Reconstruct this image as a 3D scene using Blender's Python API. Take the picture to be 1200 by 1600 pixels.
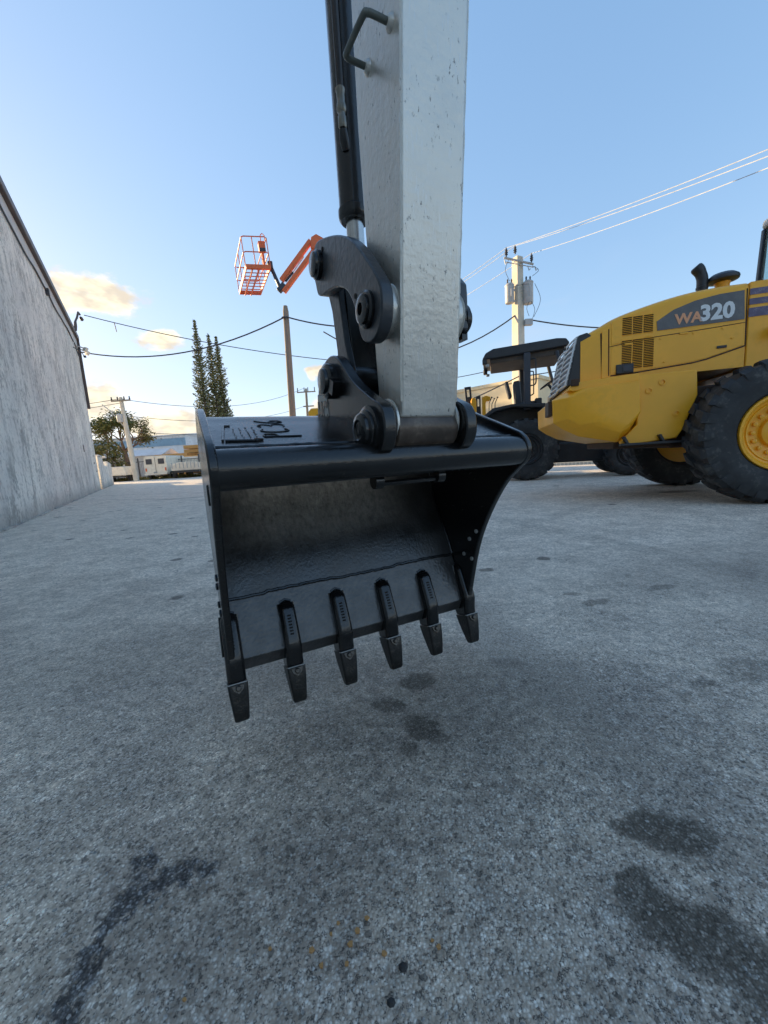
import bpy, bmesh, math, random
from mathutils import Vector, Matrix
R = math.radians
random.seed(7)
for o in list(bpy.data.objects): bpy.data.objects.remove(o)
S = bpy.context.scene
COL = S.collection

# ---------------------------------------------------------------- camera
CAM_H = .80
pit = math.atan(87 / 600.); rol = R(3.6)
fw = Vector((0, math.cos(pit), -math.sin(pit))); up = Vector((0, math.sin(pit), math.cos(pit))); ri = Vector((1, 0, 0))
cr = ri * math.cos(rol) - up * math.sin(rol); cu = ri * math.sin(rol) + up * math.cos(rol)
cd = bpy.data.cameras.new('camera'); cam = bpy.data.objects.new('camera', cd); COL.objects.link(cam)
cam.matrix_world = Matrix.Translation((0, 0, CAM_H)) @ Matrix((cr, cu, -fw)).transposed().to_4x4()
cd.sensor_fit = 'HORIZONTAL'; cd.sensor_width = 36; cd.lens = 18; cd.clip_start = .02; cd.clip_end = 3000
S.camera = cam

# ---------------------------------------------------------------- sun, sky, exposure
SUN_EL = R(11); sd2 = Vector((-.87, .49)).normalized()
sdir = Vector((sd2.x * math.cos(SUN_EL), sd2.y * math.cos(SUN_EL), math.sin(SUN_EL)))
sl = bpy.data.lights.new('sun', 'SUN'); sl.energy = 4.6; sl.angle = R(.5); sl.color = (1, .74, .42)
so = bpy.data.objects.new('sun', sl); COL.objects.link(so); so.rotation_euler = sdir.to_track_quat('Z', 'Y').to_euler(); so.location = (-30, 15, 30)
S.view_settings.view_transform = 'Standard'; S.view_settings.look = 'None'; S.view_settings.gamma = 1
S.view_settings.exposure = 1.4
S.cycles.adaptive_threshold = .02
S.cycles.max_bounces = 6; S.cycles.diffuse_bounces = 3; S.cycles.glossy_bounces = 3; S.cycles.transmission_bounces = 4; S.cycles.caustics_reflective = False; S.cycles.caustics_refractive = False
SKY_STRENGTH = .14

W = bpy.data.worlds.new('World'); S.world = W; W.use_nodes = True
W.cycles.sampling_method = 'MANUAL'; W.cycles.sample_map_resolution = 256
nt = W.node_tree; nt.nodes.clear()
class NB:
    def __init__(s, t): s.t = t
    def n(s, typ, **k):
        x = s.t.nodes.new(typ)
        for a, b in k.items(): setattr(x, a, b)
        return x
    def put(s, sock, v):
        if isinstance(v, bpy.types.NodeSocket): s.t.links.new(v, sock)
        else: sock.default_value = v
    def math(s, op, a, b=0., c=0., clamp=False):
        x = s.n('ShaderNodeMath', operation=op, use_clamp=clamp)
        for i, v in enumerate((a, b, c)): s.put(x.inputs[i], v)
        return x.outputs[0]
    def mix(s, fac, a, b, blend='MIX'):
        x = s.n('ShaderNodeMix', data_type='RGBA', blend_type=blend)
        s.put(x.inputs[0], fac); s.put(x.inputs[6], a); s.put(x.inputs[7], b)
        return x.outputs[2]
    def ramp(s, v, lo, hi, a=0., b=1., smooth=True):
        x = s.n('ShaderNodeMapRange'); x.interpolation_type = 'SMOOTHSTEP' if smooth else 'LINEAR'
        s.put(x.inputs[0], v); x.inputs[1].default_value = lo; x.inputs[2].default_value = hi; x.inputs[3].default_value = a; x.inputs[4].default_value = b
        return x.outputs[0]
    def noise(s, vec, scale, detail=4, rough=.55, dist=0.):
        x = s.n('ShaderNodeTexNoise'); s.put(x.inputs['Vector'], vec); x.inputs['Scale'].default_value = scale; x.inputs['Detail'].default_value = detail
        x.inputs['Roughness'].default_value = rough; x.inputs['Distortion'].default_value = dist
        return x.outputs[0]
    def noisec(s, vec, scale, detail=3):
        x = s.n('ShaderNodeTexNoise'); s.put(x.inputs['Vector'], vec); x.inputs['Scale'].default_value = scale; x.inputs['Detail'].default_value = detail
        return x.outputs[1]
    def voro(s, vec, scale, out=0, feature='F1'):
        x = s.n('ShaderNodeTexVoronoi', feature=feature); s.put(x.inputs['Vector'], vec); x.inputs['Scale'].default_value = scale
        return x.outputs[out]
    def map(s, vec, loc=(0, 0, 0), rot=(0, 0, 0), scl=(1, 1, 1), typ='POINT'):
        x = s.n('ShaderNodeMapping', vector_type=typ); s.put(x.inputs[0], vec); x.inputs[1].default_value = loc; x.inputs[2].default_value = rot; x.inputs[3].default_value = scl
        return x.outputs[0]
    def vlen(s, vec):
        x = s.n('ShaderNodeVectorMath', operation='LENGTH'); s.put(x.inputs[0], vec); return x.outputs['Value']
    def vmath(s, op, a, b):
        x = s.n('ShaderNodeVectorMath', operation=op); s.put(x.inputs[0], a); s.put(x.inputs[1], b); return x.outputs[0]
    def sep(s, vec):
        x = s.n('ShaderNodeSeparateXYZ'); s.put(x.inputs[0], vec); return x.outputs
    def comb(s, a, b, c=0.):
        x = s.n('ShaderNodeCombineXYZ')
        for i, v in enumerate((a, b, c)): s.put(x.inputs[i], v)
        return x.outputs[0]

def build_world():
    b = NB(nt)
    sky = b.n('ShaderNodeTexSky', sky_type='NISHITA'); sky.sun_disc = False
    sky.sun_elevation = SUN_EL; sky.sun_rotation = math.atan2(sd2.x, sd2.y)
    sky.altitude = 0; sky.air_density = 1.0; sky.dust_density = .55; sky.ozone_density = 2.2
    g = b.n('ShaderNodeGamma'); b.put(g.inputs[0], sky.outputs[0]); g.inputs[1].default_value = .60
    skyc = b.mix(1.0, g.outputs[0], (1.66, 1.78, 1.94, 1), 'MULTIPLY')
    tc = b.n('ShaderNodeTexCoord').outputs['Generated']
    x, y, z = b.sep(tc)[:3]
    az = b.math('ARCTAN2', x, y); el = b.math('ARCSINE', z)
    p = b.comb(az, el)
    wob = b.vmath('SUBTRACT', b.noisec(b.map(p, scl=(16, 24, 1)), 1.0, 3), (.5, .5, .5))
    pw = b.vmath('ADD', p, b.vmath('MULTIPLY', wob, (.07, .045, 0)))
    # evening cumulus low in the sky: (azimuth, elevation, half width, half height) in degrees
    clouds = [(-34.2, 19.5, 7.0, 2.7), (-27.2, 15.6, 3.1, 1.4), (-36.0, 8.4, 5.0, 2.8), (-28.0, 5.4, 7.0, 3.2), (-8.7, 12.1, 1.7, 1.1), (-8.0, 7.2, 2.4, 2.2), (-58, 10, 8, 4)]
    m = None
    for a, e, w, h in clouds:
        q = b.vlen(b.map(pw, loc=(R(a), R(e), 0), scl=(R(w), R(h), 1), typ='TEXTURE'))
        k = b.ramp(q, .35, 1.15, 1., 0.)
        m = k if m is None else b.math('MAXIMUM', m, k)
    fine = b.noise(b.map(p, scl=(34, 54, 1)), 1.0, 5, .65)
    dens = b.ramp(b.math('ADD', b.math('MULTIPLY', m, .95), b.math('MULTIPLY', b.math('SUBTRACT', fine, .5), 1.2)), .22, .95)
    body = b.noise(b.map(p, loc=(0, .012, 0), scl=(17, 36, 1)), 1.0, 3, .55)
    ccol = b.mix(b.ramp(body, .36, .66), (.58, .50, .39, 1), (.92, .80, .56, 1))
    wisp = b.math('MULTIPLY', b.ramp(b.noise(b.map(p, scl=(3.5, 13, 1)), 1.0, 2, .6, .6), .53, .78), b.ramp(el, .0, .5, .32, 0.))
    skyk = b.mix(1.0, skyc, (SKY_STRENGTH * 1.55,) * 3 + (1,), 'MULTIPLY')
    skyk = b.mix(wisp, skyk, (.70, .68, .64, 1))
    roll = b.n('ShaderNodeVectorMath', operation='MULTIPLY_ADD'); b.put(roll.inputs[0], skyk); roll.inputs[1].default_value = (.62, .62, .62); roll.inputs[2].default_value = (1, 1, 1)
    skyk = b.vmath('DIVIDE', b.vmath('MULTIPLY', skyk, (1.28, 1.28, 1.28)), roll.outputs[0])
    hs = b.n('ShaderNodeHueSaturation'); hs.inputs['Saturation'].default_value = 1.30; hs.inputs['Value'].default_value = .94; b.put(hs.inputs['Color'], skyk)
    skyf = b.mix(1.0, hs.outputs[0], (.95, .92, .97, 1), 'MULTIPLY')
    full = b.mix(b.math('MULTIPLY', dens, .92), skyf, ccol)
    bg = b.n('ShaderNodeBackground'); b.put(bg.inputs[0], full); bg.inputs[1].default_value = .60
    out = b.n('ShaderNodeOutputWorld'); nt.links.new(bg.outputs[0], out.inputs[0])
build_world()

# ---------------------------------------------------------------- materials
def newmat(name):
    m = bpy.data.materials.new(name); m.use_nodes = True
    t = m.node_tree; p = t.nodes['Principled BSDF']
    return m, NB(t), p
def bump(b, p, h, strength=.3, dist=.01):
    x = b.n('ShaderNodeBump'); b.put(x.inputs['Height'], h); x.inputs['Strength'].default_value = strength; x.inputs['Distance'].default_value = dist
    b.t.links.new(x.outputs[0], p.inputs['Normal'])
def paint(name, col, rough=.4, metal=0., var=.12, scale=6., bscale=60., bstr=.08, dirt=(.08, .07, .06), dirtamt=.25, spec=.5, bd=.004):
    m, b, p = newmat(name)
    tc = b.n('ShaderNodeTexCoord').outputs['Object']
    n1 = b.noise(tc, scale, 3, .6); n2 = b.noise(tc, scale * 7, 2, .6)
    c1 = b.mix(b.ramp(n1, .3, .7), tuple(c * (1 - var) for c in col) + (1,), tuple(min(1, c * (1 + var)) for c in col) + (1,))
    d = b.math('MULTIPLY', b.ramp(b.math('MULTIPLY', n1, n2), .26, .42), dirtamt)
    c2 = b.mix(d, c1, tuple(dirt) + (1,))
    b.put(p.inputs['Base Color'], c2)
    b.put(p.inputs['Roughness'], b.math('ADD', rough - .06, b.math('MULTIPLY', n2, .14)))
    p.inputs['Metallic'].default_value = metal; p.inputs['Specular IOR Level'].default_value = spec
    if bstr: bump(b, p, b.noise(tc, bscale, 1, .5), bstr, bd)
    return m
MT = {}
MT['yellow'] = paint('yellow_paint', (.95, .43, .018), .34, var=.05, scale=2.2, bscale=9, bstr=.05, dirtamt=.10, dirt=(.30, .16, .03), bd=.02)
MT['yellow_dull'] = paint('yellow_dull_paint', (.62, .34, .03), .5, var=.1, scale=3, dirtamt=.35)
MT['black_metal'] = paint('black_metal', (.02, .021, .024), .42, scale=5, dirtamt=.25, dirt=(.06, .055, .05))
MT['dark_frame'] = paint('dark_frame', (.035, .04, .052), .45, scale=5, dirtamt=.2)
MT['rubber'] = paint('tyre_rubber', (.030, .030, .031), .72, var=.35, scale=3, bscale=50, bstr=.25, dirtamt=.75, dirt=(.10, .095, .085))
MT['orange'] = paint('orange_paint', (.72, .14, .035), .45, scale=3, dirtamt=.15)
MT['white'] = paint('white_paint_sun_tint', (.78, .71, .58), .5, scale=3, dirtamt=.25, dirt=(.4, .36, .3))  # cream tint puts low sunlight into the colour of unlit vehicle fronts
MT['cream'] = paint('cream_stucco', (.62, .52, .34), .85, scale=.5, bscale=8, bstr=.15, dirtamt=.2, dirt=(.4, .34, .24))
MT['concrete'] = paint('pole_concrete', (.56, .51, .42), .85, scale=1.5, bscale=30, bstr=.2, dirtamt=.25, dirt=(.3, .27, .22))
MT['grey_plastic'] = paint('grey_metal', (.42, .42, .41), .5, scale=4, dirtamt=.2)
MT['steel'] = paint('bare_steel', (.55, .54, .52), .22, 1., scale=8, dirtamt=.1, bstr=.03)
MT['fitting'] = paint('hose_fitting', (.26, .24, .20), .38, .8, scale=30, dirtamt=.2)
MT['wire'] = paint('wire_dark', (.05, .05, .055), .6, bstr=0)
MT['wire_white'] = paint('wire_bare', (.42, .43, .45), .6, 0., bstr=0, dirtamt=0.)
MT['wood'] = None
MT['brown_trim'] = paint('brown_trim', (.085, .062, .055), .5, scale=2, dirtamt=.2)
MT['fascia'] = paint('fascia_band', (.55, .54, .52), .7, scale=2, dirtamt=.3)
MT['blue_metal'] = paint('blue_siding', (.20, .32, .42), .6, scale=.4, bstr=0)
MT['pale_metal'] = paint('pale_siding', (.62, .64, .66), .6, scale=.4, bstr=0)
MT['lumber'] = paint('lumber', (.58, .36, .14), .8, scale=2, bscale=20, bstr=.3, dirtamt=.3, dirt=(.3, .2, .1))
MT['trunk'] = paint('bark', (.16, .11, .085), .9, scale=5, bscale=25, bstr=.6, dirtamt=.3)
MT['decal_grey'] = paint('decal_grey', (.12, .115, .115), .45, scale=6, dirtamt=.25, dirt=(.24, .2, .16))
MT['decal_white'] = paint('decal_white', (.74, .74, .73), .45, var=.04, bstr=0, dirtamt=.08)
MT['decal_salmon'] = paint('decal_salmon', (.80, .36, .18), .45, var=.04, bstr=0, dirtamt=.08)
MT['decal_violet'] = paint('decal_violet', (.115, .095, .16), .5, scale=12, dirtamt=.5, dirt=(.35, .3, .3))
MT['slot'] = paint('vent_dark', (.012, .011, .010), .8, bstr=0)
MT['chip'] = paint('orange_chip', (.50, .27, .10), .8, scale=60, bstr=.2)

def glass(name, col, rough=.05):
    m, b, p = newmat(name)
    p.inputs['Base Color'].default_value = col + (1,); p.inputs['Roughness'].default_value = rough; p.inputs['Transmission Weight'].default_value = .85; p.inputs['IOR'].default_value = 1.1
    return m
MT['glass'] = glass('cab_glass', (.55, .72, .70))
MT['lens'] = paint('lamp_lens', (.35, .36, .36), .1, bstr=0)

def mat_black_gloss():
    m, b, p = newmat('black_gloss_paint')
    tc = b.n('ShaderNodeTexCoord').outputs['Object']
    n1 = b.noise(tc, 9, 5, .6); n2 = b.noise(tc, 75, 3, .55); n3 = b.noise(tc, 300, 2, .5)
    wear_sheen = b.ramp(b.noise(b.map(tc, scl=(1, 1, 2)), 26, 6, .7), .60, .74)
    c = b.mix(b.ramp(n1, .3, .75), (.005, .0052, .006, 1), (.012, .0122, .013, 1))
    c = b.mix(b.math('MULTIPLY', wear_sheen, .5), c, (.035, .029, .024, 1))
    b.put(p.inputs['Base Color'], c)
    b.put(p.inputs['Roughness'], b.math('ADD', b.ramp(n1, .3, .75, .13, .26), b.math('MULTIPLY', wear_sheen, .2)))
    p.inputs['Specular IOR Level'].default_value = .62
    h = b.math('ADD', b.math('MULTIPLY', n2, .8), b.math('MULTIPLY', n3, .25))
    bump(b, p, h, .32, .003)
    return m
MT['gloss'] = mat_black_gloss()
def mat_bucket_inner():
    m, b, p = newmat('bucket_inner_paint')
    tc = b.n('ShaderNodeTexCoord').outputs['Object']
    n1 = b.noise(tc, 10, 5, .6); pit_ = b.noise(tc, 85, 4, .65); drip = b.noise(b.map(tc, scl=(1, .3, .3)), 70, 3, .6)
    rust = b.ramp(b.noise(tc, 30, 6, .7), .58, .72)
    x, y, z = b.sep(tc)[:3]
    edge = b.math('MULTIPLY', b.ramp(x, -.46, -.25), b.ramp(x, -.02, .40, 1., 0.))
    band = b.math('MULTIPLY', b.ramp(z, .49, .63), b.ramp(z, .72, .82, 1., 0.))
    wear_sheen = b.math('MULTIPLY', b.math('MULTIPLY', band, edge), b.ramp(b.noise(b.map(tc, scl=(1, 1, .6)), 60, 3, .7), .02, .80))
    c = b.mix(b.ramp(n1, .3, .75), (.014, .0135, .013, 1), (.028, .026, .024, 1))
    c = b.mix(b.math('MULTIPLY', rust, .55), c, (.070, .046, .03, 1))
    c = b.mix(wear_sheen, c, (.48, .44, .39, 1))  # paints the broad highlight on the curved back as pale metal
    b.put(p.inputs['Base Color'], c); b.put(p.inputs['Metallic'], b.math('MULTIPLY', wear_sheen, .75))
    b.put(p.inputs['Roughness'], b.ramp(n1, .3, .7, .28, .42))
    p.inputs['Specular IOR Level'].default_value = 1.0
    bump(b, p, b.math('ADD', pit_, b.math('MULTIPLY', drip, .6)), .34, .004)
    return m
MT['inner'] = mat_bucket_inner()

def mat_silver():
    m, b, p = newmat('silver_grey_paint')
    tc = b.n('ShaderNodeTexCoord').outputs['Object']
    n1 = b.noise(tc, 4, 5, .6)
    # long fine scratches and small chips
    scr = b.math('MAXIMUM', b.ramp(b.noise(b.map(tc, rot=(.12, 0, .1), scl=(170, 170, 6)), 1, 3, .6), .60, .65), b.ramp(b.noise(b.map(tc, rot=(.75, .6, .2), scl=(150, 150, 5)), 1, 2, .6), .62, .66))
    zone = b.ramp(b.noise(tc, 7, 3, .6), .42, .62)
    scr = b.math('MULTIPLY', scr, zone)
    chip = b.math('MULTIPLY', b.ramp(b.noise(b.map(tc, scl=(120, 120, 50)), 1, 4, .65), .615, .665), b.ramp(b.noise(tc, 11, 3), .36, .56))
    c = b.mix(b.ramp(n1, .3, .7), (.57, .55, .51, 1), (.70, .67, .61, 1))
    c = b.mix(b.math('MULTIPLY', scr, .5), c, (.66, .67, .68, 1))
    c = b.mix(b.math('MULTIPLY', chip, .8), c, (.11, .105, .10, 1))
    b.put(p.inputs['Base Color'], c)
    p.inputs['Metallic'].default_value = .6
    b.put(p.inputs['Roughness'], b.ramp(n1, .3, .7, .30, .40))
    h = b.math('SUBTRACT', b.math('MULTIPLY', b.noise(tc, 60, 2, .6), .8), b.math('ADD', b.math('MULTIPLY', scr, .25), b.math('MULTIPLY', chip, .4)))
    bump(b, p, h, .22, .006)
    return m
MT['silver'] = mat_silver()

def mat_wood():
    m, b, p = newmat('weathered_pole_wood')
    tc = b.n('ShaderNodeTexCoord').outputs['Object']
    n1 = b.noise(b.map(tc, scl=(14, 14, .5)), 1, 5, .6)
    b.put(p.inputs['Base Color'], b.mix(n1, (.13, .11, .085, 1), (.36, .31, .24, 1))); p.inputs['Roughness'].default_value = .9
    bump(b, p, n1, .5, .02)
    return m
MT['wood'] = mat_wood()

def leafmat(name, c1, c2, scale=.8):
    m, b, p = newmat(name)
    tc = b.n('ShaderNodeTexCoord').outputs['Object']
    b.put(p.inputs['Base Color'], b.mix(b.ramp(b.noise(tc, scale, 4), .35, .65), c1 + (1,), c2 + (1,)))
    p.inputs['Roughness'].default_value = .65; p.inputs['Subsurface Weight'].default_value = 0
    p.inputs['Transmission Weight'].default_value = 0
    return m
MT['pine'] = leafmat('pine_needles', (.10, .115, .05), (.20, .20, .085))
MT['leaf'] = leafmat('tree_leaves', (.07, .085, .018), (.16, .15, .03))
MT['shrub'] = leafmat('shrub_leaves', (.08, .09, .02), (.17, .15, .035), 2)

def mat_wall():
    m, b, p = newmat('weathered_stucco')
    tc = b.n('ShaderNodeTexCoord').outputs['Object']   # x along the wall, z up
    streak = b.noise(b.map(tc, scl=(3.2, 1, 1.15)), 1, 6, .74, 1.0)
    patch = b.noise(b.map(tc, scl=(.55, 1, .42)), 1, 6, .62)
    fine = b.noise(tc, 11, 7, .72)
    mid = b.noise(b.map(tc, scl=(1.3, 1, .9)), 1, 6, .70)
    c = b.mix(b.ramp(patch, .3, .7), (.62, .60, .56, 1), (.88, .84, .75, 1))
    st = b.math('MULTIPLY', b.ramp(b.math('MULTIPLY', streak, b.math('ADD', fine, .5)), .44, .60), b.ramp(mid, .36, .58))
    c = b.mix(b.math('MULTIPLY', st, .7), c, (.22, .21, .19, 1))
    c = b.mix(b.math('MULTIPLY', b.ramp(fine, .52, .64), .5), c, (.24, .235, .22, 1))
    x, y, z = b.sep(tc)[:3]
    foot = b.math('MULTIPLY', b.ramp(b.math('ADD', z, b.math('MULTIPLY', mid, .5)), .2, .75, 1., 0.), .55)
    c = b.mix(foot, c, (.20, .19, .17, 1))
    b.put(p.inputs['Base Color'], c); p.inputs['Roughness'].default_value = .88
    bump(b, p, b.math('ADD', b.noise(tc, 24, 6, .7), b.math('MULTIPLY', mid, 1.5)), .55, .03)
    return m
MT['wall'] = mat_wall()

STAINS = [  # x, y, rx, ry, rot, dark
    (.085, 1.27, .066, .055, .2, .85), (-.02, 1.145, .055, .040, -.2, .75), (.075, 1.035, .055, .062, .45, .9), (.11, .99, .04, .035, .3, .6), (.03, .945, .030, .030, 0, .7),
    (.535, .685, .105, .052, -.12, .92), (.415, .585, .055, .036, .5, .9), (.47, .515, .125, .060, -.5, .92), (.56, .43, .10, .06, -.2, .9),
    (1.05, 1.86, .09, .035, .3, .6), (.985, 1.98, .05, .03, .1, .5), (.67, 2.5, .06, .04, .1, .8), (1.49, 2.0, .09, .03, .2, .55), (1.01, 1.165, .045, .02, .3, .6), (.44, 1.34, .09, .04, -.3, .3), (4.44, 5.72, .30, .14, 0, .75),
    (1.22, 1.22, .13, .07, .2, .4), (-5.5, 10.6, .9, .07, .25, .8)]
TAR = [(-.43, .662, .066, .022, .25), (-.485, .645, .055, .028, .6), (-.54, .69, .030, .030, .2), (-.53, .615, .030, .055, -.25), (-.545, .555, .020, .05, -.15), (-.53, .505, .028, .045, .1), (-.535, .46, .03, .04, 0)]
def mat_asphalt():
    m, b, p = newmat('worn_asphalt')
    tc = b.n('ShaderNodeTexCoord').outputs['Object']
    big = b.noise(tc, .55, 4, .6); mid = b.noise(tc, 3.2, 5, .65); small = b.noise(tc, 24, 3, .65)
    gv = b.map(tc, scl=(1, 1, 1))
    vc = b.n('ShaderNodeTexVoronoi', feature='F1'); b.put(vc.inputs['Vector'], gv); vc.inputs['Scale'].default_value = 210
    vc2 = b.n('ShaderNodeTexVoronoi', feature='F1'); b.put(vc2.inputs['Vector'], gv); vc2.inputs['Scale'].default_value = 120
    r1 = b.sep(vc.outputs['Color'])[0]; r2 = b.sep(vc2.outputs['Color'])[1]
    grain = b.noise(tc, 420, 2, .6)
    stone = b.math('ADD', b.math('MULTIPLY', b.math('POWER', r1, 1.5), .95), b.math('MULTIPLY', b.math('POWER', r2, 7.0), 1.3))
    edge = b.math('ADD', b.math('MULTIPLY', b.ramp(vc.outputs['Distance'], .25, .62, 1., 0.), .6), b.math('MULTIPLY', grain, .5))
    v = b.math('MULTIPLY', stone, edge)
    c = b.mix(v, (.52, .425, .335, 1), (1.0, .92, .81, 1))
    rp = b.sep(vc.outputs['Color'])[1]
    c = b.mix(b.math('MULTIPLY', b.ramp(rp, .16, .36, .85, 0.), b.ramp(grain, .35, .6)), c, (.06, .054, .05, 1))
    c = b.mix(b.ramp(r2, .015, .04, .6, 0.), c, (.07, .064, .058, 1))
    far = b.mix(b.ramp(big, .3, .7), (.80, .80, .80, 1), (1.16, 1.15, 1.12, 1))
    c = b.mix(1., c, far, 'MULTIPLY')
    c = b.mix(1., c, b.mix(b.ramp(mid, .28, .72), (.84, .85, .87, 1), (1.18, 1.17, 1.15, 1)), 'MULTIPLY')
    c = b.mix(1., c, b.mix(b.ramp(small, .25, .75), (.70, .70, .70, 1), (1.3, 1.3, 1.3, 1)), 'MULTIPLY')
    # pale worn wheel tracks further out
    trk = b.ramp(b.noise(b.map(tc, rot=(0, 0, .45), scl=(.16, .9, 1)), 1, 6, .65), .46, .70)
    c = b.mix(b.math('MULTIPLY', trk, .34), c, (.70, .63, .55, 1))
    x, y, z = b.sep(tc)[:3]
    far_pale = b.ramp(b.math('ADD', y, b.math('MULTIPLY', mid, 1.6)), 1.3, 4.6, 0., .9)  # colour pales with distance across the yard
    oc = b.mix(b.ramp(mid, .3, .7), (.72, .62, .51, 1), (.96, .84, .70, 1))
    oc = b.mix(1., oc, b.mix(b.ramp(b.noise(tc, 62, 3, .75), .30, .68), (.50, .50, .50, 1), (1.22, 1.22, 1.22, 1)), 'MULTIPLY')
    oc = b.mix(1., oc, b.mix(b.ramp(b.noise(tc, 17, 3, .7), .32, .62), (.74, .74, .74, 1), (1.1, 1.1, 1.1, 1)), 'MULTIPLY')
    c = b.mix(far_pale, c, oc)
    # small oil drips scattered over the yard
    vd = b.n('ShaderNodeTexVoronoi', feature='F1'); b.put(vd.inputs['Vector'], b.vmath('ADD', tc, b.vmath('MULTIPLY', b.noisec(tc, 30, 2), (.05, .05, 0)))); vd.inputs['Scale'].default_value = 2.3
    rd = b.sep(vd.outputs['Color'])[0]
    drip = b.math('MULTIPLY', b.ramp(b.math('SUBTRACT', b.math('MULTIPLY', rd, .15), vd.outputs['Distance']), -.03, .01), b.ramp(rd, .5, .62))
    c = b.mix(b.math('MULTIPLY', drip, .7), c, (.07, .06, .05, 1))
    w = b.vmath('SUBTRACT', b.noisec(tc, 16, 3), (.5, .5, .5))
    wc = b.vmath('ADD', tc, b.vmath('MULTIPLY', w, (.065, .065, 0)))
    # broad soft darker patches, and tyre tracks curving across the yard
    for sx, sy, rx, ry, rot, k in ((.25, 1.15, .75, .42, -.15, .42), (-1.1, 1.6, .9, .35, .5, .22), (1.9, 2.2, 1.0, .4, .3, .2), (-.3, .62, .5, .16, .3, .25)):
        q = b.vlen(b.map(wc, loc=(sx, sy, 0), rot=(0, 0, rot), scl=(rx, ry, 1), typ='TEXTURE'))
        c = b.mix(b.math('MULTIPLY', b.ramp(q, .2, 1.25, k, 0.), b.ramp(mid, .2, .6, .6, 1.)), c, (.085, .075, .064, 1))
    for tx, ty, tr, tw, k in ((-14.0, -2.0, 14.9, .16, .26), (-14.0, -2.0, 16.6, .16, .26), (9.0, -4.0, 9.2, .14, .22), (9.0, -4.0, 10.9, .14, .22)):
        q = b.vlen(b.map(tc, loc=(-tx, -ty, 0)))
        q = b.math('ABSOLUTE', b.math('SUBTRACT', q, tr))
        c = b.mix(b.math('MULTIPLY', b.ramp(q, tw * .4, tw, k, 0.), b.ramp(small, .35, .6)), c, (.12, .11, .10, 1))
    tot = None
    for sx, sy, rx, ry, rot, k in STAINS:
        q = b.vlen(b.map(wc, loc=(sx, sy, 0), rot=(0, 0, rot), scl=(rx, ry, 1), typ='TEXTURE'))
        s = b.math('ADD', b.ramp(q, .78, 1.10, k * .62, 0.), b.ramp(q, .45, 1.55, k * .38, 0.))
        tot = s if tot is None else b.math('MAXIMUM', tot, s)
    c = b.mix(b.math('MULTIPLY', tot, .92), c, b.mix(b.math('MULTIPLY', v, .8), (.060, .049, .036, 1), (.34, .30, .25, 1)))
    tar = None
    w2 = b.vmath('ADD', tc, b.vmath('MULTIPLY', b.vmath('SUBTRACT', b.noisec(tc, 40, 4), (.5, .5, .5)), (.10, .10, 0)))
    for sx, sy, rx, ry, rot in TAR:
        q = b.vlen(b.map(w2, loc=(sx, sy, 0), rot=(0, 0, rot), scl=(rx, ry, 1), typ='TEXTURE'))
        s = b.ramp(q, .55, 1.2, 1., 0.)
        tar = s if tar is None else b.math('MAXIMUM', tar, s)
    tar = b.math('MULTIPLY', tar, b.ramp(b.noise(tc, 60, 3, .7), .30, .46))
    c = b.mix(b.math('MULTIPLY', tar, .93), c, b.mix(b.math('MULTIPLY', v, 1.0), (.016, .017, .019, 1), (.34, .34, .34, 1)))
    b.put(p.inputs['Base Color'], c)
    b.put(p.inputs['Roughness'], b.math('SUBTRACT', .82, b.math('MULTIPLY', tar, .32)))
    p.inputs['Specular IOR Level'].default_value = .35
    hh = b.math('ADD', b.math('MULTIPLY', b.math('SUBTRACT', 1., vc.outputs['Distance']), .6), b.math('ADD', b.math('MULTIPLY', r1, .6), b.math('ADD', b.math('MULTIPLY', r2, .5), b.math('MULTIPLY', small, 1.2))))
    bump(b, p, hh, .8, .005)
    return m
MT['asphalt'] = mat_asphalt()

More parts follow.
